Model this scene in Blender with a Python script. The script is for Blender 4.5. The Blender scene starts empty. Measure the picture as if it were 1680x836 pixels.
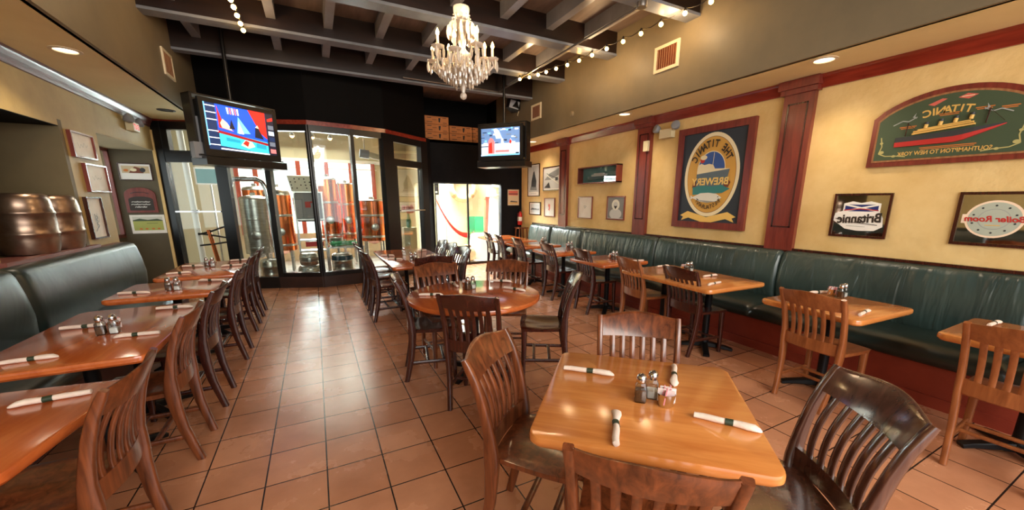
import bpy, bmesh, math, random
from mathutils import Vector, Matrix, Euler
random.seed(7)
PI = math.pi
COL = bpy.context.scene.collection
S = bpy.context.scene

# ------------------------------------------------------------------ materials
def srgb(r, g, b):
    def f(c):
        c /= 255.0
        return c / 12.92 if c <= 0.04045 else ((c + 0.055) / 1.055) ** 2.4
    return (f(r), f(g), f(b), 1.0)

def new_mat(name):
    m = bpy.data.materials.new(name); m.use_nodes = True
    nt = m.node_tree; b = nt.nodes['Principled BSDF']
    return m, nt, b

def plain(name, rgb, rough=0.5, metal=0.0, coat=0.0, emit=0.0, spec=None):
    m, nt, b = new_mat(name)
    c = srgb(*rgb)
    b.inputs['Base Color'].default_value = c
    b.inputs['Roughness'].default_value = rough
    b.inputs['Metallic'].default_value = metal
    b.inputs['Coat Weight'].default_value = coat
    if spec is not None: b.inputs['Specular IOR Level'].default_value = spec
    if emit:
        b.inputs['Emission Color'].default_value = c
        b.inputs['Emission Strength'].default_value = emit
    return m

def N(nt, kind, **kw):
    n = nt.nodes.new(kind)
    for k, v in kw.items():
        if hasattr(n, k): setattr(n, k, v)
        else: n.inputs[k].default_value = v
    return n

def ramp(nt, fac, stops):
    r = nt.nodes.new('ShaderNodeValToRGB')
    e = r.color_ramp.elements
    while len(e) < len(stops): e.new(0.5)
    for i, (p, c) in enumerate(stops):
        e[i].position = p; e[i].color = c
    nt.links.new(fac, r.inputs[0])
    return r.outputs[0]

def coords(nt, scale=(1, 1, 1), loc=(0, 0, 0)):
    t = nt.nodes.new('ShaderNodeTexCoord'); mp = nt.nodes.new('ShaderNodeMapping')
    mp.inputs['Scale'].default_value = scale; mp.inputs['Location'].default_value = loc
    nt.links.new(t.outputs['Object'], mp.inputs[0])
    return mp.outputs[0]

def bump(nt, b, height, strength=0.2, dist=0.01):
    bp = nt.nodes.new('ShaderNodeBump')
    bp.inputs['Strength'].default_value = strength; bp.inputs['Distance'].default_value = dist
    nt.links.new(height, bp.inputs['Height']); nt.links.new(bp.outputs[0], b.inputs['Normal'])

def mottled(name, c1, c2, scale=3, rough=0.7, bstr=0.0, bscale=30, metal=0, stretch=(1, 1, 1), coat=0, c3=None):
    m, nt, b = new_mat(name)
    v = coords(nt, stretch)
    n = N(nt, 'ShaderNodeTexNoise', Scale=scale, Detail=5.0, Roughness=0.6)
    nt.links.new(v, n.inputs['Vector'])
    st = [(0.3, srgb(*c1)), (0.7, srgb(*c2))]
    if c3: st = [(0.28, srgb(*c1)), (0.5, srgb(*c2)), (0.72, srgb(*c3))]
    nt.links.new(ramp(nt, n.outputs['Fac'], st), b.inputs['Base Color'])
    b.inputs['Roughness'].default_value = rough; b.inputs['Metallic'].default_value = metal
    b.inputs['Coat Weight'].default_value = coat
    if bstr:
        n2 = N(nt, 'ShaderNodeTexNoise', Scale=bscale, Detail=4.0)
        nt.links.new(v, n2.inputs['Vector'])
        bump(nt, b, n2.outputs['Fac'], bstr, 0.02)
    return m

def wood(name, c1, c2, stretch=(12, 12, 1.2), rough=0.3, coat=0.3, scale=2.5):
    m, nt, b = new_mat(name)
    v = coords(nt, stretch)
    n = N(nt, 'ShaderNodeTexNoise', Scale=scale, Detail=6.0, Roughness=0.62, Distortion=0.6)
    nt.links.new(v, n.inputs['Vector'])
    nt.links.new(ramp(nt, n.outputs['Fac'], [(0.3, srgb(*c1)), (0.72, srgb(*c2))]), b.inputs['Base Color'])
    b.inputs['Roughness'].default_value = rough
    b.inputs['Coat Weight'].default_value = coat; b.inputs['Coat Roughness'].default_value = 0.15
    bump(nt, b, n.outputs['Fac'], 0.06, 0.004)
    return m

def thin_glass(name, tint=(245, 250, 248), refl=0.12, rough=0.02):
    m = bpy.data.materials.new(name); m.use_nodes = True
    nt = m.node_tree; nt.nodes.clear()
    o = nt.nodes.new('ShaderNodeOutputMaterial'); mx = nt.nodes.new('ShaderNodeMixShader')
    t = nt.nodes.new('ShaderNodeBsdfTransparent'); g = nt.nodes.new('ShaderNodeBsdfGlossy')
    t.inputs[0].default_value = srgb(*tint); g.inputs['Roughness'].default_value = rough
    lw = nt.nodes.new('ShaderNodeLayerWeight'); lw.inputs['Blend'].default_value = 0.25
    mp = nt.nodes.new('ShaderNodeMapRange')
    mp.inputs['To Min'].default_value = refl * 0.5; mp.inputs['To Max'].default_value = min(1, refl * 5)
    nt.links.new(lw.outputs['Fresnel'], mp.inputs['Value']); nt.links.new(mp.outputs[0], mx.inputs[0])
    nt.links.new(t.outputs[0], mx.inputs[1]); nt.links.new(g.outputs[0], mx.inputs[2])
    nt.links.new(mx.outputs[0], o.inputs[0])
    return m

M = {}
def tile_mat():
    m, nt, b = new_mat('terracotta_tile')
    v = coords(nt, (1, 1, 1), (0.083 + 30 * 0.306, -2.241 + 30 * 0.311, 0))
    br = nt.nodes.new('ShaderNodeTexBrick')
    br.offset = 0.0; br.squash = 1.0
    br.inputs['Scale'].default_value = 1.0
    br.inputs['Brick Width'].default_value = 0.306; br.inputs['Row Height'].default_value = 0.311
    br.inputs['Mortar Size'].default_value = 0.0042; br.inputs['Mortar Smooth'].default_value = 0.2
    br.inputs['Color1'].default_value = srgb(200, 136, 98); br.inputs['Color2'].default_value = srgb(214, 152, 114)
    br.inputs['Mortar'].default_value = srgb(40, 30, 26)
    nt.links.new(v, br.inputs['Vector'])
    n = N(nt, 'ShaderNodeTexNoise', Scale=2.2, Detail=6.0, Roughness=0.6)
    nt.links.new(v, n.inputs['Vector'])
    mx = nt.nodes.new('ShaderNodeMix'); mx.data_type = 'RGBA'; mx.blend_type = 'MULTIPLY'
    mx.inputs['Factor'].default_value = 0.65
    nt.links.new(br.outputs['Color'], mx.inputs['A'])
    nt.links.new(ramp(nt, n.outputs['Fac'], [(0.3, srgb(190, 178, 172)), (0.7, (1, 1, 1, 1))]), mx.inputs['B'])
    nt.links.new(mx.outputs['Result'], b.inputs['Base Color'])
    rr = nt.nodes.new('ShaderNodeMapRange')
    rr.inputs['From Min'].default_value = 0.3; rr.inputs['From Max'].default_value = 0.7
    rr.inputs['To Min'].default_value = 0.23; rr.inputs['To Max'].default_value = 0.30
    nt.links.new(n.outputs['Fac'], rr.inputs['Value']); nt.links.new(rr.outputs[0], b.inputs['Roughness'])
    iv = N(nt, 'ShaderNodeMath', operation='MULTIPLY'); iv.inputs[1].default_value = -1.0
    nt.links.new(br.outputs['Fac'], iv.inputs[0])
    bump(nt, b, iv.outputs[0], 0.5, 0.004)
    return m

def leather_mat(name, c1, c2, wrinkle):
    m, nt, b = new_mat(name)
    v = coords(nt, (1, 1, 1))
    n = N(nt, 'ShaderNodeTexNoise', Scale=2.0, Detail=4.0)
    nt.links.new(v, n.inputs['Vector'])
    nt.links.new(ramp(nt, n.outputs['Fac'], [(0.3, srgb(*c1)), (0.7, srgb(*c2))]), b.inputs['Base Color'])
    b.inputs['Roughness'].default_value = 0.33
    b.inputs['Specular IOR Level'].default_value = 0.7
    v2 = coords(nt, (2.5, 4.2, .6) if wrinkle else (2, 2, 2))
    n2 = N(nt, 'ShaderNodeTexNoise', Scale=1.6 if wrinkle else 1.0, Detail=3.0, Distortion=0.9)
    nt.links.new(v2, n2.inputs['Vector'])
    bump(nt, b, n2.outputs['Fac'], 0.6 if wrinkle else 0.25, 0.05 if wrinkle else 0.04)
    return m

M['tile'] = tile_mat()
M['stucco_yellow'] = mottled('stucco_yellow', (214, 178, 112), (232, 202, 140), 2.2, 0.75, 0.35, 16)
M['stucco_olive'] = mottled('stucco_olive', (168, 142, 86), (196, 170, 108), 1.6, 0.6, 0.12, 14)
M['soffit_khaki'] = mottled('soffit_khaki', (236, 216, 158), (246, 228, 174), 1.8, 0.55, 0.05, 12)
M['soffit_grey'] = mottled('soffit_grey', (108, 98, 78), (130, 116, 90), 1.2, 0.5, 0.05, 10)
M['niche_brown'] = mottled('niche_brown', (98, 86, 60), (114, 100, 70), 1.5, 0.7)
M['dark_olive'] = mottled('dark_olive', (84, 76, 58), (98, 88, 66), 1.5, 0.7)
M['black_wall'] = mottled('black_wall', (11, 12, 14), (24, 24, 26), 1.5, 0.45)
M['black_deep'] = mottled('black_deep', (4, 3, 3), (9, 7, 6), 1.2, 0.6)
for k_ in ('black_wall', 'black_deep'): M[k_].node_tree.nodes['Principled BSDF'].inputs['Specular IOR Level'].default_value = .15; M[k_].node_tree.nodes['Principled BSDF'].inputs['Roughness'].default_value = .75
M['black_frame'] = plain('black_frame', (18, 18, 20), 0.3)
M['kick_brown'] = mottled('kick_brown', (40, 22, 16), (58, 32, 22), 6, 0.5)
M['ceil_board'] = mottled('ceil_board', (92, 78, 70), (124, 108, 98), 1.5, 0.55, stretch=(6, 1, 1))
M['beam'] = mottled('beam', (20, 11, 8), (38, 20, 13), 2, 0.4, stretch=(1, 8, 8))
M['flange_sheen'] = mottled('flange_sheen', (100, 104, 110), (138, 142, 150), 2, 0.32)  # beam underside grey, lightened so the cool window reflection is in the colour
M['joist'] = mottled('joist', (110, 110, 114), (140, 140, 146), 2, 0.32)
M['mahogany'] = wood('mahogany_trim', (98, 34, 26), (138, 58, 44), (9, 9, 1), 0.35, 0.4)
M['red_cornice'] = wood('red_cornice', (112, 34, 22), (150, 54, 36), (9, 1, 9), 0.25, 0.5)
M['cornice_dark'] = wood('cornice_dark', (84, 40, 34), (116, 62, 54), (9, 1, 9), 0.38, 0.15)
M['red_base'] = mottled('red_base', (128, 44, 28), (164, 66, 42), 2.5, 0.5)
M['plum_base'] = mottled('plum_base', (70, 44, 42), (104, 66, 62), 2.5, 0.5)
M['mauve_cap'] = plain('mauve_cap', (126, 74, 66), 0.4)
M['leather_smooth'] = leather_mat('leather_smooth', (22, 34, 32), (34, 48, 44), False)
M['leather_wrinkled'] = leather_mat('leather_wrinkled', (36, 52, 50), (56, 74, 70), True)
M['piping'] = plain('piping', (14, 20, 20), 0.4)
M['table_orange'] = wood('table_orange', (194, 114, 52), (224, 148, 78), (1.2, 9, 9), 0.17, 0.5, 2.0)
M['table_red'] = wood('table_red', (176, 82, 36), (208, 112, 54), (9, 1.2, 9), 0.15, 0.6, 2.0)
M['chair_dark'] = wood('chair_dark', (44, 18, 14), (74, 32, 22), rough=0.24, coat=0.5)
M['chair_mid'] = wood('chair_mid', (62, 28, 13), (138, 74, 40), rough=0.3, coat=0.4)
M['chair_oak'] = wood('chair_oak', (122, 66, 32), (164, 98, 54), rough=0.33, coat=0.3)
M['chair_sheen'] = wood('chair_sheen', (66, 38, 30), (104, 68, 54), rough=0.22, coat=1.0)
M['chair_sheen'].node_tree.nodes['Principled BSDF'].inputs['Coat Roughness'].default_value = .12
M['iron'] = plain('cast_iron', (22, 22, 24), 0.4, 0.5)
M['napkin'] = mottled('napkin_cloth', (224, 202, 186), (242, 226, 212), 12, 0.8, 0.2, 40)
M['band'] = plain('napkin_band', (40, 54, 34), 0.6)
M['chrome'] = plain('chrome', (214, 214, 216), 0.12, 1.0)
M['steel'] = mottled('brushed_steel', (168, 164, 158), (204, 200, 194), 6, 0.28, metal=1.0, stretch=(1, 1, 6))
M['keg_metal'] = mottled('keg_metal', (126, 100, 84), (168, 146, 128), 5, 0.3, metal=0.9)
M['copper'] = mottled('copper', (190, 92, 48), (226, 130, 78), 5, 0.22, metal=1.0, stretch=(3, 3, .3))
M['glass'] = thin_glass('window_glass')
M['shaker_glass'] = thin_glass('shaker_glass', (236, 240, 240), 0.25)
M['case_glass'] = thin_glass('case_glass', (250, 252, 252), 0.04)
M['pepper'] = mottled('pepper', (60, 40, 28), (120, 84, 58), 200, 0.9)
M['salt'] = plain('salt', (240, 238, 232), 0.9)
M['white'] = plain('white_paint', (236, 232, 222), 0.6)
M['cream'] = plain('cream_paint', (226, 210, 166), 0.6)
M['pale_wall'] = plain('pale_wall', (196, 184, 150), 0.7)
M['rust_post'] = plain('rust_post', (168, 74, 50), 0.6)
M['brew_floor'] = mottled('brew_floor', (150, 146, 140), (190, 186, 178), 2, 0.25)
M['patio_floor'] = mottled('patio_floor', (196, 186, 172), (222, 214, 200), 2, 0.6)
M['cardboard'] = mottled('cardboard', (176, 108, 54), (200, 128, 68), 3, 0.7)
M['print_black'] = plain('print_black', (24, 18, 16), 0.6)
M['grille_white'] = plain('grille_cream', (232, 216, 182), 0.5)
M['grille_wood'] = mottled('grille_wood', (132, 84, 50), (176, 124, 80), 4, 0.5, stretch=(1, 8, 1))
M['plastic_black'] = plain('plastic_black', (14, 14, 16), 0.35)
M['plastic_grey'] = plain('plastic_grey', (140, 142, 146), 0.5)
M['lamp_lens'] = plain('lamp_lens', (255, 236, 206), 0.4, emit=3.0)
M['lamp_off'] = plain('lamp_off', (40, 32, 24), 0.5)
M['bulb_warm'] = plain('bulb_warm', (255, 190, 96), 0.3, emit=40.0)
M['candle'] = plain('candle_sleeve', (240, 214, 160), 0.5, emit=0.4)
M['wire'] = plain('black_wire', (30, 24, 20), 0.5)
M['conduit'] = plain('conduit_metal', (120, 112, 104), 0.35, 0.7)
M['red_plastic'] = plain('red_plastic', (196, 28, 22), 0.35)
M['exit_red'] = plain('exit_red', (226, 84, 78), 0.5, emit=0.8)
M['beige'] = plain('beige_plastic', (214, 200, 160), 0.5)
M['mirror'] = plain('mirror_glass', (226, 228, 226), 0.03, 1.0)
M['white_print'] = plain('white_print', (244, 240, 232), 0.6)
M['paper'] = mottled('paper', (232, 226, 214), (246, 242, 234), 5, 0.7)
M['photo_grey'] = mottled('photo_grey', (70, 70, 72), (200, 198, 194), 4, 0.5)

def crystal_mat():
    m, nt, b = new_mat('crystal')
    b.inputs['Base Color'].default_value = srgb(255, 244, 228)
    b.inputs['Roughness'].default_value = 0.05
    b.inputs['Transmission Weight'].default_value = 0.55
    b.inputs['IOR'].default_value = 1.5
    b.inputs['Coat Weight'].default_value = 0.6
    b.inputs['Specular IOR Level'].default_value = 0.8
    return m
M['crystal'] = crystal_mat()

# ------------------------------------------------------------------ mesh builder
class MB:
    def __init__(s): s.v = []; s.f = []; s.m = []
    def add(s, vs, fs, mi=0):
        o = len(s.v); s.v += [tuple(x) for x in vs]
        for f in fs: s.f.append(tuple(o + i for i in f)); s.m.append(mi)
        return s
    def box(s, c, d, rz=0.0, mi=0, R=None):
        hx, hy, hz = d[0] / 2, d[1] / 2, d[2] / 2
        mt = R if R is not None else Matrix.Rotation(rz, 3, 'Z')
        vs = [Vector(c) + mt @ Vector((x * hx, y * hy, z * hz)) for z in (-1, 1) for x, y in ((-1, -1), (1, -1), (1, 1), (-1, 1))]
        return s.add(vs, [(3, 2, 1, 0), (4, 5, 6, 7), (0, 1, 5, 4), (1, 2, 6, 5), (2, 3, 7, 6), (3, 0, 4, 7)], mi)
    def span(s, a, b, mi=0):
        return s.box([(a[i] + b[i]) / 2 for i in range(3)], [abs(b[i] - a[i]) for i in range(3)], 0, mi)
    def rings(s, rs, close=True, cap=True, mi=0):
        n = len(rs[0]); vs = [p for r in rs for p in r]; fs = []
        for i in range(len(rs) - 1):
            for j in range(n if close else n - 1):
                k = (j + 1) % n
                fs.append((i * n + j, i * n + k, (i + 1) * n + k, (i + 1) * n + j))
        if cap:
            fs.append(tuple(range(n - 1, -1, -1))); fs.append(tuple((len(rs) - 1) * n + j for j in range(n)))
        return s.add(vs, fs, mi)
    def lathe(s, prof, n=20, c=(0, 0, 0), mi=0, cap=True):
        return s.rings([[(c[0] + r * math.cos(2 * PI * j / n), c[1] + r * math.sin(2 * PI * j / n), c[2] + z) for j in range(n)] for r, z in prof], True, cap, mi)
    def prism(s, poly, z0, z1, bev=0.0, mi=0):
        def off(d):
            c = Vector((sum(p[0] for p in poly) / len(poly), sum(p[1] for p in poly) / len(poly)))
            out = []
            for p in poly:
                q = Vector(p[:2]) - c; L = q.length
                out.append(c + q * ((L - d) / L))
            return out
        if bev:
            lv = [(bev, z0), (0, z0 + bev), (0, z1 - bev), (bev * .35, z1 - bev * .25), (bev, z1)]
        else: lv = [(0, z0), (0, z1)]
        return s.rings([[(p[0], p[1], z) for p in (off(d) if d else [Vector(q[:2]) for q in poly])] for d, z in lv], True, True, mi)
    def sweep(s, path, size, side=(1, 0, 0), mi=0, oct_=True):
        """rounded-rect section swept along path; size = list of (w along side, d across)."""
        rs = []; side = Vector(side).normalized(); P = [Vector(p) for p in path]
        for i, p in enumerate(P):
            t = (P[min(i + 1, len(P) - 1)] - P[max(i - 1, 0)]).normalized()
            nrm = t.cross(side).normalized(); sd = nrm.cross(t).normalized()
            w, d = size[i] if isinstance(size, list) else size
            w /= 2; d /= 2; k = 0.3 * min(w, d)
            pts = [(-w + k, -d), (w - k, -d), (w, -d + k), (w, d - k), (w - k, d), (-w + k, d), (-w, d - k), (-w, -d + k)]
            rs.append([p + sd * a + nrm * b for a, b in pts])
        return s.rings(rs, True, True, mi)
    def tube(s, path, r, n=8, mi=0):
        P = [Vector(p) for p in path]; rs = []; ref = None
        for i, p in enumerate(P):
            t = (P[min(i + 1, len(P) - 1)] - P[max(i - 1, 0)]).normalized()
            if ref is None: ref = Vector((0, 0, 1)) if abs(t.z) < 0.9 else Vector((1, 0, 0))
            a = t.cross(ref).normalized(); b = a.cross(t).normalized(); ref = b
            rr = r[i] if isinstance(r, (list, tuple)) else r
            rs.append([p + a * rr * math.cos(2 * PI * j / n) + b * rr * math.sin(2 * PI * j / n) for j in range(n)])
        return s.rings(rs, True, True, mi)
    def sphere(s, c, r, n=12, m=8, mi=0, sc=(1, 1, 1)):
        rs = []
        for i in range(m + 1):
            th = PI * i / m; rr = max(math.sin(th), 0.02)
            rs.append([(c[0] + sc[0] * r * rr * math.cos(2 * PI * j / n), c[1] + sc[1] * r * rr * math.sin(2 * PI * j / n), c[2] - sc[2] * r * math.cos(th)) for j in range(n)])
        return s.rings(rs, True, True, mi)
    def poly(s, pts, mi=0):
        return s.add(pts, [tuple(range(len(pts)))], mi)
    def xform(s, mt):
        s.v = [tuple(mt @ Vector(p)) for p in s.v]; return s

def link(name, me, parent=None, loc=None, rz=0.0):
    o = bpy.data.objects.new(name, me); COL.objects.link(o)
    if parent is not None: o.parent = parent
    if loc is not None: o.location = loc
    if rz: o.rotation_euler[2] = rz
    return o

def obj(name, mb, mats, parent=None, smooth=35, loc=None, rz=0.0, fix=True):
    me = bpy.data.meshes.new(name)
    me.from_pydata(mb.v, [], mb.f)
    if not isinstance(mats, (list, tuple)): mats = [mats]
    for m in mats: me.materials.append(M[m] if isinstance(m, str) else m)
    me.polygons.foreach_set('material_index', mb.m)
    if fix:
        bm = bmesh.new(); bm.from_mesh(me)
        bmesh.ops.recalc_face_normals(bm, faces=bm.faces); bm.to_mesh(me); bm.free()
    if smooth:
        me.polygons.foreach_set('use_smooth', [True] * len(me.polygons))
        me.set_sharp_from_angle(angle=math.radians(smooth))
    me.update()
    return link(name, me, parent, loc, rz)

def tag(o, label, cat, group=None):
    o['label'] = label; o['category'] = cat
    if group: o['group'] = group
    return o
def thing(name, label, cat, loc=(0, 0, 0), rz=0.0, group=None):
    o = bpy.data.objects.new(name, None); COL.objects.link(o)
    o.empty_display_size = 0.1
    o.location = loc; o.rotation_euler = (0, 0, rz)
    return tag(o, label, cat, group)
def struct(name, mb, mats, parent=None, smooth=0, label=None, **kw):
    o = obj(name, mb, mats, parent, smooth, **kw)
    if parent is None: o['kind'] = 'structure'
    if label: o['label'] = label
    return o
def sroot(name, label=None):
    o = bpy.data.objects.new(name, None); COL.objects.link(o); o['kind'] = 'structure'
    if label: o['label'] = label
    return o
def children(o): return [c for c in bpy.data.objects if c.parent == o]
def copy_tree(o, kids, label=None, group=None, loc=None, rz=None):
    c = o.copy(); COL.objects.link(c)
    if loc is not None: c.location = loc
    if rz is not None: c.rotation_euler = (0, 0, rz)
    if label: c['label'] = label
    if group: c['group'] = group
    for k, sub in kids:
        kc = k.copy(); COL.objects.link(kc); kc.parent = c
        for g in sub:
            gc = g.copy(); COL.objects.link(gc); gc.parent = kc
    return c

def text_shape(s, size=1.0, extr=0.0, bold=0.0):
    cu = bpy.data.curves.new('lettering', 'FONT'); cu.body = s; cu.size = size
    cu.align_x = 'CENTER'; cu.align_y = 'CENTER'; cu.extrude = extr; cu.offset = bold; cu.resolution_u = 3
    o = bpy.data.objects.new('lettering', cu); COL.objects.link(o)
    dg = bpy.context.evaluated_depsgraph_get(); dg.update()
    me = bpy.data.meshes.new_from_object(o.evaluated_get(dg))
    vs = [tuple(v.co) for v in me.vertices]; fs = [tuple(p.vertices) for p in me.polygons]
    bpy.data.objects.remove(o); bpy.data.meshes.remove(me); bpy.data.curves.remove(cu)
    return vs, fs

# ------------------------------------------------------------------ room geometry
XR, XL, YB = 4.70, -2.20, 8.85       # right wall, left wall, back wall
ZS, ZC = 2.78, 3.85                  # soffit height, ceiling height
SR, SL = 4.05, -1.52                 # soffit faces
Y0 = -3.2                            # open end behind the camera
FAC = [(-2.2, 8.5), (-.63, 7.95), (.02, 7.68), (.69, 7.78), (1.27, 7.92), (2.2, 8.65), (2.36, YB)]

fl = MB(); fl.add([(XL - .8, Y0, 0), (XR + .1, Y0, 0), (XR + .1, YB + .02, 0), (XL - .8, YB + .02, 0)], [(0, 1, 2, 3)])
struct('floor', fl, 'tile')
# shell of the brewing room and patio (setting)
b = MB(); b.add([(-4.0, 7.6, -.004), (2.6, 7.6, -.004), (2.6, 12, -.004), (-4, 12, -.004)], [(0, 1, 2, 3)])
struct('floor_brewing_room', b, 'brew_floor')
b = MB(); b.add([(2.2, YB, -.003), (9, YB, -.003), (9, 16, -.003), (2.2, 16, -.003)], [(0, 1, 2, 3)])
struct('floor_patio', b, 'patio_floor')

b = MB(); b.span((XL - .1, Y0, ZC), (XR + .1, 9.6, ZC + .08)); struct('ceiling', b, 'ceil_board')
b = MB()
b.span((XR, Y0, 0), (XR + .12, YB + .1, ZC)); struct('wall_right', b, 'stucco_yellow')
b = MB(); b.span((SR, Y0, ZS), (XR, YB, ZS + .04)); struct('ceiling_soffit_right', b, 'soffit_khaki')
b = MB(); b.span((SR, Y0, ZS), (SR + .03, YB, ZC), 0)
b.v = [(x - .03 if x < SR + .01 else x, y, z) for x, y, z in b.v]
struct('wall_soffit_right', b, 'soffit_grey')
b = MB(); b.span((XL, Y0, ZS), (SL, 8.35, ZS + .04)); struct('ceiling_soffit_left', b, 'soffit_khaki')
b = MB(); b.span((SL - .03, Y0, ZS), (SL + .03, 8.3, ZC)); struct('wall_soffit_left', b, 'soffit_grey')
# left wall with keg niche and a deep window recess
NY0, NY1, NZ0, NZ1 = 4.45, 5.75, 1.05, 2.26
RY0, RY1, RZ1 = 6.53, 8.42, 2.31
T = .14
for a_, c_ in (((XL - T, Y0, 0), (XL, NY0, ZC)), ((XL - T, NY0, 0), (XL, NY1, NZ0)), ((XL - T, NY0, NZ1), (XL, NY1, ZC)), ((XL - T, NY1, 0), (XL, RY0, ZC)), ((XL - T, RY0, RZ1), (XL, RY1, ZC)), ((XL - T, RY1, 0), (XL, 8.52, ZC))):
    b = MB(); b.span(a_, c_); struct('wall_left', b, 'stucco_olive')
D = .62
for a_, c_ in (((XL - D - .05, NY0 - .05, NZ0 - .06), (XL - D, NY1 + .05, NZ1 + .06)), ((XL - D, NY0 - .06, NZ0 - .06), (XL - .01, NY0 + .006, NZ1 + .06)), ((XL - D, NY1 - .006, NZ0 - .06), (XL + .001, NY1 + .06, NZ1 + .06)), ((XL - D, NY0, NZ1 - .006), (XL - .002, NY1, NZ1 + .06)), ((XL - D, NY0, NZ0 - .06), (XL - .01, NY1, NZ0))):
    b = MB(); b.span(a_, c_); struct('wall_niche', b, 'black_deep' if a_[2] > 2 else 'niche_brown')  # niche ceiling coloured black to stand for the shadow under its top
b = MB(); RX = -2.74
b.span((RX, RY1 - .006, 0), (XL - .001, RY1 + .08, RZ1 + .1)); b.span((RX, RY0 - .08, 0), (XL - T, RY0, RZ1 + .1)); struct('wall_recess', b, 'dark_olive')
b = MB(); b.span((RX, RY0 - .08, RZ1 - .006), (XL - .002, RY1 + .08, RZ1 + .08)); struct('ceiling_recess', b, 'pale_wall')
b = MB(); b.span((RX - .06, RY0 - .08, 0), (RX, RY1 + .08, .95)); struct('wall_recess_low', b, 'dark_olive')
w = sroot('window_1', 'bright window in the recess of the left wall')
fr = MB(); fr.span((RX - .05, RY0, .95), (RX, RY1, 1.0)); fr.span((RX - .05, RY0, 2.26), (RX, RY1, 2.31))
for y in (RY0 + .03, (RY0 + RY1) / 2, RY1 - .03): fr.box((RX - .025, y, 1.63), (.05, .05, 1.3))
obj('window_frame', fr, 'mahogany', w, 0)
g = MB(); g.span((RX - .03, RY0, 1.0), (RX - .02, RY1, 2.26)); obj('pane', g, 'glass', w, 0)
b = MB(); b.span((XL - .015, 8.40, 0), (XL + .022, 8.45, 2.62)); struct('trim_1', b, 'stucco_yellow', label='thin yellow corner bead at the end of the left wall')

# cornices
def cornice(name, x, sgn, y0, y1, z0):
    pr = [(0, 0), (.022, 0), (.026, .018), (.035, .03), (.04, .055), (.06, .085), (.066, .1), (.066, .125), (0, .125)]
    b = MB(); b.rings([[(x + sgn * a, y, z0 + c) for a, c in pr] for y in (y0, y1)])
    return b
struct('trim_2', cornice('c', XR, -1, Y0, YB, 2.655), 'red_cornice', smooth=30, label='red cornice along the right wall')
struct('trim_3', cornice('c', XL, 1, Y0, 8.36, 2.655), 'cornice_dark', smooth=0, label='cornice along the left wall')
b = MB(); b.span((XL - .2, 4.4, NZ0 - .005), (XL + .05, 5.85, NZ0 + .0)); b.box((XL + .03, 5.12, NZ0 - .01), (.07, 1.5, .035)); struct('trim_4', b, 'mauve_cap', label='mauve sill board under the kegs')

# ceiling beams and joists
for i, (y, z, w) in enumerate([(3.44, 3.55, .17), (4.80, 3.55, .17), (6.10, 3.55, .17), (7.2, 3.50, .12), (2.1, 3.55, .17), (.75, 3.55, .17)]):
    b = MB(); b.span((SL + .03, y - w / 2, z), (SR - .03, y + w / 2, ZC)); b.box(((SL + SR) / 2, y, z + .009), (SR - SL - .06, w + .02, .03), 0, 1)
    struct('ceiling_beam', b, ['beam', 'flange_sheen'])
for x in (-1.2, -.25, .375, 1.0, 1.63, 2.25, 2.9, 3.5):
    b = MB(); b.span((x - .05, -.5, 3.68), (x + .05, 7.2, ZC)); struct('ceiling_joist', b, 'joist')

# --------------------------------------------------------- glazed facade, back wall
def segmap(A, B):
    A = Vector(A); B = Vector(B); d = (B - A).normalized(); n = Vector((d.y, -d.x)); L = (B - A).length
    ang = math.atan2(d.y, d.x)
    def P(u, w): p = A + d * u + n * w; return p.x, p.y
    def bx(mb, u0, u1, z0, z1, w0, w1, mi=0):
        x, y = P((u0 + u1) / 2, (w0 + w1) / 2)
        mb.box((x, y, (z0 + z1) / 2), (u1 - u0, w1 - w0, z1 - z0), ang, mi)
    return P, bx, L
def window_bay(name, i, left, right, label, extra=None):
    P, bx, L = segmap(FAC[i], FAC[i + 1])
    r = sroot(name, label)
    f = MB(); bx(f, -.03, L + .03, 2.66, 2.76, -.05, .05); bx(f, -.02, L + .02, .20, .27, -.05, .05)
    bx(f, -left / 2, left / 2, .2, 2.7, -.055, .055)
    if right: bx(f, L - right / 2, L + right / 2, .2, 2.7, -.055, .055)
    obj('window_frame', f, 'black_frame', r, 0)
    g = MB(); bx(g, .01, L - .01, .26, 2.67, -.004, .004); obj('pane', g, 'glass', r, 0)
    k = MB(); bx(k, -.03, L + .03, 0, .2, -.06, .06); obj('kick_plate', k, 'kick_brown', r, 0)
    return r
P, bx, L = segmap(FAC[0], FAC[1])
d1 = sroot('door_1', 'black framed glass double door at the left end of the back wall')
f = MB(); bx(f, -.02, .15, 0, 2.76, -.06, .06); bx(f, .1, L, 2.64, 2.76, -.05, .05); bx(f, .1, L, 2.14, 2.32, -.05, .05)
bx(f, .86, 1.04, 0, 2.2, -.05, .05); bx(f, 1.0, L, .0, .2, -.05, .05); bx(f, .12, .24, 2.3, 2.7, -.05, .05)
obj('door_frame', f, 'black_frame', d1, 0)
for u0, u1, z0, z1 in ((.2, L - .05, 2.31, 2.65), ):
    g = MB(); bx(g, u0, u1, z0, z1, -.004, .004); obj('transom_pane', g, 'glass', d1, 0)
for u0, u1 in ((.15, .87), (1.03, L - .05)):
    g = MB(); bx(g, u0, u1, .1, 2.16, -.004, .004); lf = obj('door_leaf', g, 'glass', d1, 0)
    q = MB(); bx(q, u0, u1, 0, .1, -.02, .02); obj('bottom_rail', q, 'black_frame', lf, 0)
    if u0 < .5:
        q = MB(); bx(q, .17, .86, 1.335, 1.36, .05, .075); obj('push_bar', q, 'chrome', lf, 0)
window_bay('window_2', 1, .085, .06, 'glazed bay beside the double door')
window_bay('window_3', 2, .06, 0, 'middle glazed bay before the brewing tanks')
window_bay('window_4', 3, .06, 0, 'right glazed bay before the brewing tanks')
P, bx, L = segmap(FAC[4], FAC[5])
d2 = sroot('door_2', 'single glass door right of the brewing room windows')
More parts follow.
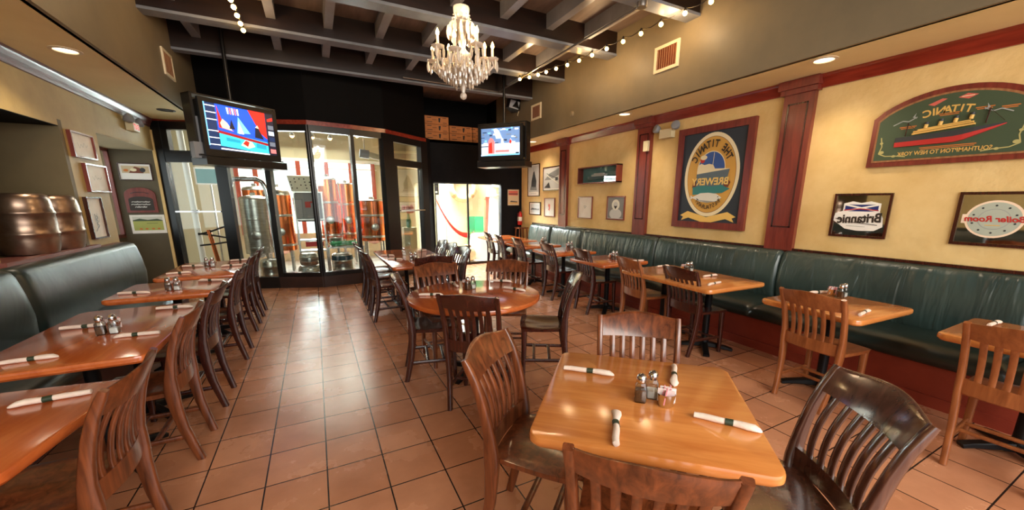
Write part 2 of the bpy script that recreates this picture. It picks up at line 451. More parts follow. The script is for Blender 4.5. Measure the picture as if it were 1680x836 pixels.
f = MB(); bx(f, -.08, .19, 0, 2.76, -.06, .06); bx(f, .19, L, 2.64, 2.76, -.05, .05); bx(f, .19, L, 2.2, 2.33, -.05, .05)
bx(f, .19, .28, 0, 2.2, -.04, .04); bx(f, 1.02, L + .04, 0, 2.76, -.06, .06); bx(f, .2, 1.05, 0, .12, -.04, .04)
obj('door_frame', f, 'black_frame', d2, 0)
g = MB(); bx(g, .19, 1.03, 2.33, 2.65, -.004, .004); obj('transom_pane', g, 'glass', d2, 0)
g = MB(); bx(g, .28, 1.02, .12, 2.18, -.004, .004); lf = obj('door_leaf', g, 'glass', d2, 0)
q = MB(); bx(q, .28, 1.05, 1.325, 1.35, .05, .075); obj('push_bar', q, 'chrome', lf, 0)
# red trim and black wall above
t = MB(); u = MB()
for i in range(5):
    P, bx, L = segmap(FAC[i], FAC[i + 1]); bx(t, -.02, L + .02, 2.76, 2.83, -.05, .065); bx(u, -.02, L + .02, 2.80, ZC, -.06, .05)
struct('trim_5', t, 'red_cornice', label='red strip above the glazed bays'); struct('wall_back_upper', u, 'black_deep')
GX0, GX1, GZ = 2.44, 4.13, 1.95
b = MB(); b.span((2.2, YB, 0), (GX0, YB + .15, 2.86)); b.span((GX0, YB, GZ), (GX1, YB + .15, 2.86)); b.span((GX1, YB, 0), (XR + .1, YB + .15, 2.86))
b.span((2.2, YB, 2.80), (XR, 9.5, 2.86))
P, bx, L = segmap(FAC[5], FAC[6]); bx(b, 0, L, 0, 2.86, -.05, .04)
struct('wall_back', b, 'black_wall')
b = MB(); b.span((2.1, 9.45, 2.8), (XR + .1, 9.55, ZC)); b.span((2.1, 8.62, 2.86), (2.2, 9.5, ZC)); b.span((SR - .03, YB, 2.79), (XR + .1, 9.5, ZC)); struct('wall_back_ledge', b, 'black_deep')
w5 = sroot('door_3', 'wide doorway to the sunlit patio')
f = MB(); f.box(((GX0 + GX1) / 2 - .02, YB + .05, GZ / 2), (.04, .05, GZ)); f.box(((GX0 + GX1) / 2, YB + .05, .03), (GX1 - GX0, .06, .06)); f.box(((GX0 + GX1) / 2, YB + .05, GZ - .015), (GX1 - GX0, .06, .03))
obj('door_frame', f, 'black_frame', w5, 0)
for a, c in ((GX0, 3.24), (3.28, GX1)):
    g = MB(); g.span((a, YB + .045, .06), (c, YB + .053, GZ - .03)); obj('pane', g, 'glass', w5, 0)

# brewing room shell
b = MB(); BY = 11.5
b.span((-4, BY, 0), (2.5, BY + .1, .7)); b.span((-4, BY, 2.5), (2.5, BY + .1, 4.0)); b.span((1.55, BY, .7), (2.5, BY + .1, 2.5)); b.span((-4, BY, .7), (-1.6, BY + .1, 2.5))
b.span((-4.1, 8.6, 0), (-4, BY, 4.0)); 
struct('wall_brewing_room_back', b, 'pale_wall')
b = MB(); b.span((2.42, YB + .15, 0), (2.5, 9.9, 2.8)); b.span((2.42, 9.56, 2.8), (2.5, 9.9, 3.9)); b.span((2.42, 9.9, 2.0), (2.5, 10.7, 3.9)); b.span((2.42, 10.7, 0), (2.5, 11.5, 3.9)); struct('wall_brewing_room_right', b, 'cream')
b = MB(); b.add([(-4.1, 8.6, 3.9), (-2.3, 8.6, 3.9), (-2.2, 8.56, 3.9), (-.63, 8.03, 3.9), (.02, 7.76, 3.9), (.69, 7.86, 3.9), (1.27, 8.0, 3.9), (2.15, 8.7, 3.9), (2.5, 8.9, 3.9), (2.5, 11.6, 3.9), (-4.1, 11.6, 3.9)], [tuple(range(11))])
struct('ceiling_brewing_room', b, 'pale_wall')
w6 = sroot('window_5', 'window band behind the brewing tanks')
f = MB()
for x in (-1.58, -1.2, -.28, .36, .94, 1.5): f.box((x, BY + .02, 1.6), (.1, .12, 1.8))
obj('window_post', f, 'rust_post', w6, 0)
f = MB(); f.box((0, BY + .02, 2.34), (3.2, .06, .03)); f.box((0, BY + .02, 2.53), (3.4, .1, .09)); obj('window_head', f, 'white', w6, 0)
g = MB(); g.box((0, BY + .06, 1.6), (3.2, .01, 1.8)); obj('pane', g, 'glass', w6, 0)
# patio wall
b = MB(); b.span((3.25, 10.6, 0), (4.45, 10.7, 2.7)); struct('wall_patio', b, plain('patio_cream', (212, 198, 158), .7))
b = MB(); b.span((2.5, 11.2, 0), (3.25, 11.3, 2.7)); b.span((4.45, 11.4, 0), (7, 11.5, 2.7)); struct('wall_patio_white', b, 'white')

# pilasters on the right wall
def pilaster(n, y0, y1, label):
    x = XR - .055; b = MB()
    b.span((x, y0, 1.0), (XR, y1, 2.66)); b.span((x - .03, y0 - .03, 2.64), (XR, y1 + .03, 2.70)); b.span((x - .06, y0 - .045, 2.69), (XR, y1 + .045, 2.775))
    r = struct('trim_%d' % n, b, 'mahogany', label=label)
    q = MB(); m = .05; k = .014
    q.span((x - .006, y0 + m, 1.25), (x, y0 + m + k, 2.55)); q.span((x - .006, y1 - m - k, 1.25), (x, y1 - m, 2.55))
    q.span((x - .006, y0 + m, 2.55 - k), (x, y1 - m, 2.55)); q.span((x - .006, y0 + m, 1.25), (x, y1 - m, 1.25 + k))
    obj('panel_moulding', q, 'chair_dark', r, 0)
pilaster(6, 2.37, 2.67, 'nearest mahogany pilaster on the right wall')
pilaster(7, 4.56, 4.84, 'middle mahogany pilaster on the right wall')
pilaster(8, 6.78, 7.06, 'farthest mahogany pilaster on the right wall')

# ------------------------------------------------------------------ banquettes
def cushion_back(y0, y1, z0, z1, xf, xb, sgn, n=10):
    """padded back: rounded box whose front bulges; sgn=+1 front looks to -x"""
    b = MB(); rs = []
    K = 12
    for i in range(n + 1):
        t = i / n; e = min(t, 1 - t) * (y1 - y0); y = y0 + t * (y1 - y0)
        dip = .035 * math.exp(-(e / .035) ** 2 * 1.0)
        sec = []
        for (px, pz) in ((xb, z0), (xf + sgn * (.02 + dip), z0), (xf + sgn * (-.012 + dip), z0 + .08), (xf + sgn * (-.02 + dip), z0 + .22), (xf + sgn * (.0 + dip), z0 + .38), (xf + sgn * (.03 + dip), z1 - .06), (xf + sgn * (.055 + dip), z1 - .015), (xf + sgn * .10, z1 - dip * .3), (xb, z1 - .005)):
            sec.append((px, y, pz))
        rs.append(sec)
    # tighten ends
    ys = [0, .012, .03, .07, .2]
    return b.rings(rs)
def cushion_back2(y0, y1, z0, z1, xf, xb, sgn):
    ts = [0, .01, .03, .06, .12]; L = y1 - y0
    yy = [y0 + t for t in ts] + [y0 + L * k / 6 for k in range(1, 6)] + [y1 - t for t in reversed(ts)]
    yy = sorted(yy); b = MB(); rs = []
    for y in yy:
        e = min(y - y0, y1 - y); dip = .045 * max(0, 1 - e / .06) ** 2
        rs.append([(px, y, pz) for px, pz in ((xb, z0), (xf + sgn * (.02 + dip), z0), (xf + sgn * (-.012 + dip), z0 + .08), (xf + sgn * (-.02 + dip), z0 + .22), (xf + sgn * dip, z0 + .38), (xf + sgn * (.03 + dip), z1 - .06 - dip * .3), (xf + sgn * (.05 + dip), z1 - .02 - dip * .3), (xf + sgn * .11, z1 - dip * .5), (xb, z1 - .005 - dip * .5))])
    return b.rings(rs)
def cushion_seat(y0, y1, zt, xf, xb, sgn, th=.13):
    ts = [0, .01, .03, .07]; L = y1 - y0
    yy = sorted([y0 + t for t in ts] + [y0 + L * k / 4 for k in range(1, 4)] + [y1 - t for t in ts]); b = MB(); rs = []
    for y in yy:
        e = min(y - y0, y1 - y); d = .035 * max(0, 1 - e / .06) ** 2
        rs.append([(px, y, pz) for px, pz in ((xb, zt - th), (xf + sgn * .03, zt - th), (xf + sgn * .005, zt - th + .02), (xf - sgn * .005 + sgn * d * .5, zt - th * .5), (xf + sgn * .012 + sgn * d * .5, zt - .03 - d * .5), (xf + sgn * .05, zt - d), (xf + sgn * .2, zt + .012 - d), (xb, zt - d))])
    return b.rings(rs)
br = thing('banquette', 'long dark green leather banquette with wrinkled backs along the right wall', 'bench', (4.35, 3.5, 0))
def rel(mb, root):
    l = root.location; mb.v = [(x - l[0], y - l[1], z - l[2]) for x, y, z in mb.v]; return mb
b = MB(); b.span((4.03, -1.2, 0), (XR - .005, 8.2, .34)); b.span((4.015, -1.2, 0), (4.04, 8.2, .09)); obj('base', rel(b, br), 'red_base', br, 0)
b = MB(); b.span((XR - .045, -1.2, .9), (XR - .004, 8.22, 1.025)); obj('cap_rail', rel(b, br), 'chair_dark', br, 0)
bk = [-1.2, .62, 2.43, 4.23, 6.07, 7.2, 8.2]
for i in range(6):
    obj('back_cushion', rel(cushion_back2(bk[i], bk[i + 1], .45, 1.0, 4.53, XR - .05, 1), br), 'leather_wrinkled', br, 50)
sk = [-1.2, .6, 2.33, 4.1, 6.0, 8.2]
for i in range(5):
    obj('seat_cushion', rel(cushion_seat(sk[i], sk[i + 1], .47, 3.93, 4.6, 1), br), 'leather_smooth', br, 50)
bl = thing('banquette', 'smooth dark green leather banquette below the keg niche along the left wall', 'bench', (-1.9, 4, 0))
b = MB(); b.span((XL + .005, -1.2, 0), (-1.62, 6.45, .34)); obj('base', rel(b, bl), 'plum_base', bl, 0)
b = MB(); b.span((XL + .004, -1.2, .95), (XL + .07, 6.42, 1.03)); obj('cap_rail', rel(b, bl), 'mauve_cap', bl, 0)
bk = [-1.2, .6, 2.4, 4.22, 6.45]
for i in range(4):
    obj('back_cushion', rel(cushion_back2(bk[i], bk[i + 1], .45, 1.03, -1.98, XL + .02, -1), bl), 'leather_smooth', bl, 50)
for i in range(4):
    obj('seat_cushion', rel(cushion_seat(bk[i], bk[i + 1], .47, -1.5, -2.1, -1), bl), 'leather_smooth', bl, 50)

# ------------------------------------------------------------------ chairs
def build_chair(mat, label):
    r = thing('dining_chair', label, 'chair')
    def back_y(z):    # rear post centre line
        pts = [(0, -.245), (.1, -.222), (.22, -.196), (.36, -.18), (.46, -.178), (.56, -.186), (.68, -.212), (.78, -.246), (.87, -.290)]
        for (a, ya), (c, yc) in zip(pts, pts[1:]):
            if z <= c: return ya + (yc - ya) * (z - a) / (c - a)
        return pts[-1][1]
    def hx(z): return .168 + .03 * min(1, z / .45) + .012 * max(0, (z - .45) / .42)
    zs = [0, .06, .14, .22, .30, .38, .44, .48, .54, .62, .70, .78, .84, .868]
    dep = [.040, .042, .045, .049, .054, .060, .066, .062, .050, .042, .038, .034, .030, .022]
    for s in (-1, 1):
        b = MB(); b.sweep([(s * hx(z), back_y(z), z) for z in zs], [(.030, d) for d in dep]); obj('leg', b, mat, r, 50)
        b = MB(); b.sweep([(s * .187, .168, 0), (s * .184, .165, .2), (s * .182, .162, .425)], [(.032, .032), (.036, .038), (.042, .044)], side=(1, 0, 0)); obj('leg', b, mat, r, 50)
    # crest rail
    b = MB(); rs = []; n = 16
    for i in range(n + 1):
        u = -1 + 2 * i / n; x = u * .197; bow = .038 * (1 - u * u)
        zt = .868 + .020 * (0.5 + 0.5 * math.cos(u * PI)) ** 0.8 ; zb = .765 + .006 * u * u
        ym = back_y(.82) - bow; ti = .011
        slope = (back_y(.87) - back_y(.77)) / .1
        def yy(z): return ym + slope * (z - .82)
        rs.append([(x, yy(zb) - ti, zb), (x, yy(zb) + ti, zb), (x, yy(zt - .01) + ti, zt - .01), (x, yy(zt) + ti * .3, zt), (x, yy(zt) - ti * .5, zt), (x, yy(zt - .01) - ti, zt - .01)])
    b.rings(rs); obj('top_rail', b, mat, r, 50)
    b = MB(); rs = []
    for i in range(n + 1):
        u = -1 + 2 * i / n; x = u * .192; y = back_y(.49) - .03 * (1 - u * u); t = .011
        rs.append([(x, y - t, .44), (x, y + t, .44), (x, y + t, .525), (x, y - t, .525)])
    b.rings(rs); obj('lower_rail', b, mat, r, 50)
    for k in range(6):
        u = -1 + 2 * (k + 1) / 7.0
        b = MB(); path = []
        for j in range(8):
            t = j / 7; z = .515 + t * .262
            bow = (.03 + .008 * t) * (1 - u * u)
            path.append((u * (.185 + .008 * t), back_y(z) - bow + .012 * math.sin(t * PI), z))
        b.sweep(path, [(.029, .013)] * 8); obj('slat', b, mat, r, 50)
    # saddle seat
    n = 14; top = []; bot = []
    for j in range(n + 1):
        v = -1 + 2 * j / n
        for i in range(n + 1):
            u = -1 + 2 * i / n
            hw = .197 + .022 * (v + 1) / 2
            x = u * hw * math.sqrt(1 - .10 * v * v); y = .005 + v * .197 * math.sqrt(1 - .14 * u * u)
            dip = -.020 * max(0, 1 - (u * u * 1.15)) ** 1.0 * max(0, 1 - ((v + .15) / 1.05) ** 2) + .007 * math.exp(-(u / .16) ** 2) * max(0, v) 
            edge = -.008 * max(abs(u), abs(v)) ** 10
            top.append((x, y, .458 + dip + edge)); bot.append((x * .97, y * .97, .424))
    W = n + 1; vs = top + bot; fs = []
    for j in range(n):
        for i in range(n):
            a = j * W + i; fs.append((a, a + 1, a + W + 1, a + W)); a += W * W; fs.append((a, a + W, a + W + 1, a + 1))
    per = [i for i in range(W)] + [j * W + n for j in range(1, W)] + [n * W + i for i in range(n - 1, -1, -1)] + [j * W for j in range(n - 1, 0, -1)]
    for a, c in zip(per, per[1:] + per[:1]): fs.append((a, a + W * W, c + W * W, c))
    b = MB(); b.add(vs, fs); obj('seat', b, mat, r, 50)
    for s in (-1, 1):
        b = MB(); b.sweep([(s * .186, .16, .165), (s * .178, -.205, .165)], [(.018, .026)] * 2, side=(1, 0, 0)); obj('side_stretcher', b, mat, r, 50)
    for y, z in ((.075, .168), (-.06, .168)):
        b = MB(); b.sweep([(-.183, y, z), (.183, y, z)], [(.026, .018)] * 2, side=(0, 1, 0)); obj('cross_stretcher', b, mat, r, 50)
    return r
def face(dx, dy): return math.atan2(-dx, dy)     # rotation that turns local +Y to (dx,dy)
CH = [  # x, y, dir, material, label, group
 (.83, 1.32, (.66, -.75), 'chair_mid', 'brown chair at the left side of the diamond-set front table, whole back and seat visible', 'front'),
 (1.375, 1.29, (-.61, -.79), 'chair_mid', 'brown chair on the far side of the front table, only its back above the tabletop', 'front'),
 (1.42, .67, (-.81, .59), 'chair_sheen', 'dark glossy chair at the right of the front table, sky shining on its back', 'front'),
 (.885, .79, (.70, .70), 'chair_mid', 'red-brown chair nearest the viewer, cut by the bottom edge before the front table', 'front'),
 (1.04, 2.63, (.63, .78), 'chair_dark', 'dark chair with its back to the viewer, on the near side of the round table', 'round'),
 (.84, 3.28, (.97, -.2), 'chair_dark', 'dark chair on the left side of the round table, seen edge-on', 'round'),
 (1.73, 2.84, (-.86, .5), 'chair_dark', 'dark chair on the right of the round table with its shiny seat fully in view', 'round'),
 (1.04, 3.50, (.05, -1), 'chair_mid', 'brown chair behind the round table, left of the two there', 'round'),
 (1.63, 3.40, (-.5, -.86), 'chair_mid', 'brown chair behind the round table, right of the two there', 'round'),
 (-.98, 1.93, (-1, .03), 'chair_mid', 'brown chair at the nearest left table, bottom left corner of the frame', 'left'),
 (-1.0, 2.87, (-1, 0), 'chair_mid', 'brown chair at the near end of the long left table holding four napkins', 'left'),
 (-.99, 3.55, (-1, 0), 'chair_dark', 'dark chair at the far end of the long left table holding four napkins', 'left'),
 (-.98, 4.54, (-1, 0), 'chair_dark', 'dark chair at the short left table, third table from the front', 'left'),
 (-1.00, 5.50, (-1, 0), 'chair_dark', 'dark chair at the near end of the farthest left table', 'left'),
 (-1.00, 6.18, (-1, 0), 'chair_dark', 'dark chair at the far end of the farthest left table, before the glazing', 'left'),
 (.79, 5.22, (1, .03), 'chair_dark', 'nearest dark chair on the left side of the long centre table', 'centre'),
 (.79, 5.82, (1, 0), 'chair_dark', 'middle dark chair on the left side of the long centre table', 'centre'),
 (.79, 6.34, (1, 0), 'chair_dark', 'farthest dark chair on the left side of the long centre table', 'centre'),
 (1.50, 5.05, (-1, -.1), 'chair_dark', 'nearest dark chair on the right side of the long centre table', 'centre'),
 (1.50, 5.58, (-1, 0), 'chair_dark', 'middle dark chair on the right side of the long centre table', 'centre'),
 (1.50, 6.04, (-1, 0), 'chair_dark', 'farthest dark chair on the right side of the long centre table', 'centre'),
 (1.17, 4.63, (0, 1), 'chair_dark', 'dark chair at the near end of the long centre table, back to the viewer', 'centre'),
 (3.44, .455, (1, .03), 'chair_oak', 'oak chair at the nearest right table, at the right edge of the frame', 'right'),
 (3.42, 1.40, (1, -.08), 'chair_oak', 'oak chair at the second right table, its back to the viewer', 'right'),
 (3.45, 2.58, (1, -.08), 'chair_dark', 'dark chair at the near end of the long right table', 'right'),
 (3.43, 3.27, (1, -.15), 'chair_oak', 'lighter oak chair at the far end of the long right table', 'right'),
 (3.46, 4.22, (1, -.12), 'chair_dark', 'dark red chair at the fourth right table from the front', 'right'),
 (3.44, 5.10, (1, -.1), 'chair_dark', 'dark chair at the fifth right table, right of the round table chairs', 'right'),
 (3.42, 6.08, (1, -.1), 'chair_dark', 'dark chair at the sixth right table, third from the patio doorway', 'right'),
 (3.40, 6.82, (1, -.15), 'chair_dark', 'dark chair at the seventh right table, second from the patio doorway', 'right'),
 (3.48, 7.58, (1, -.1), 'chair_dark', 'dark chair at the farthest right table, closest to the patio doorway', 'right'),
]
CG = {'front': 'chairs around the front table', 'round': 'chairs around the round table', 'left': 'chairs along the left tables', 'centre': 'chairs around the long centre table', 'right': 'chairs facing the right banquette'}
protos = {}
for x, y, d, mt, lab, grp in CH:
    if mt not in protos:
        o = build_chair(mt, lab); protos[mt] = (o, [(k, []) for k in children(o)])
    else:
        o = copy_tree(*protos[mt], label=lab)
    o.location = (x, y, 0); o.rotation_euler = (0, 0, face(*d)); o.scale = (1, 1, 1.015 if grp == 'right' else 1.035); o['label'] = lab; o['group'] = CG[grp]

# ------------------------------------------------------------------ tables
ZT, KT = .736, 1.031
def rrect(w, d, r, n=6):
    out = []
    for cx, cy, a0 in ((w / 2 - r, d / 2 - r, 0), (-w / 2 + r, d / 2 - r, 90), (-w / 2 + r, -d / 2 + r, 180), (w / 2 - r, -d / 2 + r, 270)):
        for k in range(n + 1):
            a = math.radians(a0 + 90 * k / n); out.append((cx + r * math.cos(a), cy + r * math.sin(a)))
    return out
def pedestal(root, x, y, rz=0, half=.27):
    c = MB(); c.lathe([(.045, .03), (.04, .08), (.034, .12), (.034, .64), (.05, .665), (.05, .675)], 16, (x, y, 0)); obj('column', c, 'iron', root, 40)
    f = MB()
    for a in (0, PI / 2, PI, 3 * PI / 2):
        dx, dy = math.cos(a + rz), math.sin(a + rz)
        f.sweep([(x + dx * t * half, y + dy * t * half, z) for t, z in ((.0, .055), (.4, .045), (.8, .028), (1.0, .014))], [(.07, .06), (.06, .045), (.055, .032), (.06, .026)], side=(-dy, dx, 0))
    obj('foot', f, 'iron', root, 40)
    t = MB(); t.box((x, y, .684), (.4, .07, .02), rz); t.box((x, y, .684), (.07, .4, .02), rz); obj('top_plate', t, 'iron', root, 0)
def table(name, label, cx, cy, w, d, mat, rz=0, group=None, peds=((0, 0),), rad=.05, foot=PI / 4):
    r = thing(name, label, 'table', (cx * KT, cy * KT, 0), rz, group)
    b = MB(); b.prism(rrect(w * KT, d * KT, rad), .693, ZT, .012); obj('tabletop', b, mat, r, 40)
    for px, py in peds: pedestal(r, px, py, foot)
    return r
gl = 'wooden tables along the left banquette'; gr = 'wooden tables along the right banquette'
table('dining_table', 'square orange wood table set as a diamond in the front of the room', 1.11, 1.03, .78, .78, 'table_orange', math.radians(-43), peds=((0, 0),), foot=0)
r = thing('round_table', 'round wooden table in the middle of the room, light streaking over it', 'table', (1.14 * KT, 3.0 * KT, 0))
b = MB(); b.prism([(.577 * math.cos(2 * PI * k / 64), .577 * math.sin(2 * PI * k / 64)) for k in range(64)], .693, ZT, .012); obj('tabletop', b, 'table_red', r, 40); pedestal(r, 0, 0, .6, .3)
table('dining_table', 'nearest left table with one napkin, cut by the left frame edge', -1.20, 1.90, .74, .70, 'table_red', math.radians(-8), gl, rad=.06)
table('dining_table', 'long left table with four napkins and a glass shaker pair', -1.18, 3.11, .70, 1.22, 'table_red', 0, gl, peds=((0, -.3), (0, .3)), rad=.06)
table('dining_table', 'short left table, third from the front, two napkins on it', -1.19, 4.42, .76, .72, 'table_red', 0, gl, rad=.06)
table('dining_table', 'farthest left table before the glass doors with four napkins', -1.16, 5.58, .72, 1.18, 'table_red', 0, gl, peds=((0, -.3), (0, .3)), rad=.06)
table('dining_table', 'long centre table between the glazing and the round table', 1.15, 5.52, .80, 1.76, 'table_red', 0, None, peds=((0, -.4), (0, .4)))
table('dining_table', 'nearest right table at the right edge of the frame', 3.61, .43, .68, .74, 'table_orange', 0, gr)
table('dining_table', 'second right table from the front, two napkins and a shaker on it', 3.52, 1.43, .76, .68, 'table_orange', math.radians(-3), gr)
table('dining_table', 'long right table with a pair of dining chairs before it', 3.46, 2.74, .80, 1.20, 'table_orange', math.radians(-2), gr, peds=((0, -.3), (0, .3)))
table('dining_table', 'fourth right table from the front, behind a dark red chair', 3.47, 4.02, .78, .74, 'table_red', 0, gr)
table('dining_table', 'fifth right table from the front, beside the banquette', 3.49, 5.12, .78, .74, 'table_red', 0, gr)
table('dining_table', 'sixth right table from the front, beside the banquette', 3.50, 6.12, .78, .74, 'table_red', 0, gr)
table('dining_table', 'seventh right table from the front, second from the patio wall', 3.52, 6.95, .78, .62, 'table_red', 0, gr)
table('dining_table', 'farthest right table against the dark patio wall', 3.54, 7.72, .78, .66, 'table_red', 0, gr)

# ------------------------------------------------------------------ napkins
def build_napkin():
    b = MB(); rs = []; n = 12
    prof = [(-.5, .010, .009), (-.49, .0155, .013), (-.35, .0155, .0145), (-.15, .0155, .015), (-.02, .014, .0145), (.08, .014, .0145), (.18, .017, .016), (.30, .021, .016), (.40, .024, .014), (.47, .016, .008), (.5, .004, .004)]
    for t, ry, rz in prof:
        wob = .003 * math.sin(t * 17)
        rs.append([(t * .24, wob + (ry * math.cos(2 * PI * j / n)), rz + rz * math.sin(2 * PI * j / n) * (1 if math.sin(2 * PI * j / n) < 0 else 1.0)) for j in range(n)])
    b.rings(rs); o = obj('napkin_roll', b, 'napkin', None, 60)
    c = MB(); rs = []
    for t in (-.03, .09):
        rs.append([(t * .24, .003 * math.sin(t * 17) + .0168 * math.cos(2 * PI * j / n), .0152 + .0152 * math.sin(2 * PI * j / n)) for j in range(n)])
    c.rings(rs, True, False); k = obj('paper_band', c, 'band', o, 60); k['label'] = 'dark green paper band'
    return o
NP = [
 ('white napkin roll alone on the nearest left table', (-1.106, 2.056), (-.879, 2.069)),
 ('white napkin roll at the left frame edge on the long left table', (-1.405, 2.651), (-1.215, 2.66)),
 ('white napkin roll left of the shakers on the long left table', (-1.446, 3.246), (-1.225, 3.218)),
 ('white napkin roll right of the shakers on the long left table', (-1.093, 2.903), (-.884, 2.884)),
 ('white napkin roll at the far right corner of the long left table', (-1.085, 3.562), (-.87, 3.528)),
 ('white napkin roll at the wall side of the short third left table', (-1.53, 4.30), (-1.31, 4.24)),
 ('white napkin roll at the aisle side of the short third left table', (-1.08, 4.69), (-.86, 4.60)),
 ('white napkin roll at the near left corner of the farthest left table', (-1.467, 5.254), (-1.26, 5.281)),
 ('white napkin roll left of the shakers on the farthest left table', (-1.46, 5.799), (-1.25, 5.76)),
 ('white napkin roll right of the shakers on the farthest left table', (-1.06, 5.617), (-.85, 5.63)),
 ('white napkin roll at the far right corner of the farthest left table', (-1.04, 6.09), (-.84, 6.10)),
 ('dark-banded napkin roll at the left rim of the round table', (.70, 3.13), (.88, 3.04)),
 ('napkin roll pointing at the viewer, far left on the round table', (1.09, 3.50), (1.089, 3.29)),
 ('napkin roll at the far rim of the round table, before the right rear chair', (1.46, 3.40), (1.63, 3.27)),
 ('napkin roll at the right rim of the round table', (1.45, 3.06), (1.56, 2.86)),
 ('white napkin roll at the far left corner of the diamond-set front table', (.964, 1.386), (1.126, 1.222)),
 ('white napkin roll nearest the viewer on the front table, left of the shaker', (.783, .825), (.932, .987)),
 ('white napkin roll behind the shakers on the front table, end-on to the viewer', (1.284, 1.028), (1.444, 1.163)),
 ('white napkin roll on the right corner of the front table', (1.28, .653), (1.159, .832)),
 ('napkin roll second from the near end on the left side of the centre table', (.775, 5.737), (.946, 5.652)),
 ('napkin roll nearest the corner on the left side of the centre table', (.80, 5.32), (.98, 5.237)),
 ('napkin roll at the far right side of the centre table', (1.341, 5.973), (1.50, 6.05)),
 ('napkin roll at the near right side of the centre table', (1.337, 5.366), (1.47, 5.49)),
 ('napkin roll pointing at the wall on the nearest right table', (3.71, .686), (3.91, .681)),
 ('napkin roll beside the shaker on the second right table', (3.70, 1.688), (3.87, 1.64)),
 ('napkin roll at the near edge of the second right table', (3.26, 1.17), (3.48, 1.20)),
 ('napkin roll beside the shakers on the long right table', (3.522, 2.591), (3.74, 2.589)),
 ('napkin roll at the near edge of the long right table', (3.20, 2.297), (3.42, 2.324)),
 ('napkin roll at the far end of the long right table', (3.568, 3.256), (3.77, 3.255)),
 ('napkin roll at the wall side of the fourth right table', (3.60, 4.18), (3.80, 4.22)),
 ('napkin roll at the near edge of the fourth right table', (3.60, 3.72), (3.80, 3.70)),
 ('napkin roll on the fifth right table from the front', (3.55, 4.86), (3.76, 4.88)),
 ('napkin roll on the sixth right table from the front', (3.55, 5.86), (3.76, 5.88)),
]
np0 = build_napkin(); npk = [(k, []) for k in children(np0)]
for i, (lab, a, c) in enumerate(NP):
    o = np0 if i == 0 else copy_tree(np0, npk)
    dx, dy = c[0] - a[0], c[1] - a[1]; L = math.hypot(dx, dy)
    o.location = ((a[0] + c[0]) / 2 * KT, (a[1] + c[1]) / 2 * KT, ZT + .0005); ang = math.atan2(dy, dx)
    if i % 3 == 0 or i in (17,): ang += PI
    if i == 15: ang = math.atan2(dy, dx)
    o.rotation_euler = (0, 0, ang)
    sc = min(max(L / .24, .8), 1.05); o.scale = (sc * 1.03, .78, .78)
    tag(o, lab, 'napkin', 'napkin rolls on the tables')

# ------------------------------------------------------------------ condiments
def build_shaker(fill):
    r = thing('pepper_shaker' if fill == 'pepper' else 'salt_shaker', 'x', 'shaker')
    sec = rrect(.038, .038, .006, 2)
    b = MB(); b.rings([[(p[0] * s, p[1] * s, z) for p in sec] for s, z in ((.92, 0), (1, .006), (1, .045), (.96, .058), (.7, .068), (.66, .072))]); obj('glass_jar', b, 'shaker_glass', r, 40)
    b = MB(); b.rings([[(p[0] * s, p[1] * s, z) for p in sec] for s, z in ((.84, .004), (.88, .01), (.88, .042 if fill == 'pepper' else .03))]); obj('contents', b, fill, r, 40)
    b = MB(); b.lathe([(.0145, .068), (.0165, .071), (.0165, .084), (.013, .094), (.006, .099), (.001, .1)], 14); obj('cap', b, 'chrome', r, 40)
    return r
def build_pot():
    r = thing('sugar_caddy', 'x', 'caddy')
    b = MB(); b.lathe([(.022, 0), (.024, .003), (.03, .045), (.0305, .047), (.028, .045), (.022, .008)], 18); k = obj('pot', b, 'chrome', r, 40)
    for i in range(7):
        a = i * .9; q = MB(); q.box((.012 * math.cos(a), .012 * math.sin(a), .038), (.034, .004, .05), a * 1.7 + .4, R=(Matrix.Rotation(a * 1.7, 3, 'Z') @ Matrix.Rotation(.25 * math.sin(a * 2), 3, 'X')))
        obj('sugar_packet', q, plain('packet_pink', (232, 150, 160), .6) if i % 2 else plain('packet_white', (240, 226, 222), .6), r, 0)
    return r
sp = build_shaker('pepper'); ss = build_shaker('salt'); pot = build_pot()
kids = {id(o): [(k, []) for k in children(o)] for o in (sp, ss, pot)}
used = set()
def put(o, lab, x, y, rz, grp):
    c = o if id(o) not in used else copy_tree(o, kids[id(o)])
    used.add(id(o)); c.location = (x * KT, y * KT, ZT + .0005); c.scale = (1.2, 1.2, 1.2); c.rotation_euler = (0, 0, rz); c['label'] = lab; c['group'] = grp
for nm, x, y, a in (('the diamond-set front table', 1.092, .985, -.75), ('the long left table', -1.15, 3.02, 0), ('the short third left table', -1.17, 4.30, 0), ('the farthest left table', -1.17, 5.68, 0), ('the round table', 1.17, 3.17, .3), ('the second right table', 3.80, 1.50, 0), ('the long right table', 3.66, 2.88, 0), ('the fourth right table', 3.56, 3.99, 0), ('the centre table, near pair', 1.095, 5.09, 0), ('the fifth right table', 3.74, 5.3, 0), ('the sixth right table', 3.78, 6.2, 0)):
    ca, sa = math.cos(a), math.sin(a)
    def at(u, v): return x + 1.2 * (u * ca - v * sa), y + 1.2 * (u * sa + v * ca)
    put(sp, 'small glass pepper shaker with chrome cap on ' + nm, *at(-.026, 0), a, 'pepper shakers on the tables')
    if 'front' in nm:
        put(ss, 'small glass salt shaker with chrome cap on ' + nm, *at(.012, .035), a, 'salt shakers on the tables')
        put(pot, 'metal pot of pink and white sugar packets on ' + nm, *at(.052, -.008), a, 'sugar pots on the tables')
    else:
        put(ss, 'small glass salt shaker with chrome cap on ' + nm, *at(.022, 0), a, 'salt shakers on the tables')
        put(pot, 'metal pot of pink and white sugar packets on ' + nm, *at(.0, .062), a, 'sugar pots on the tables')
put(ss, 'glass salt shaker standing alone at the far half of the centre table', 1.087, 5.68, 0, 'salt shakers on the tables')

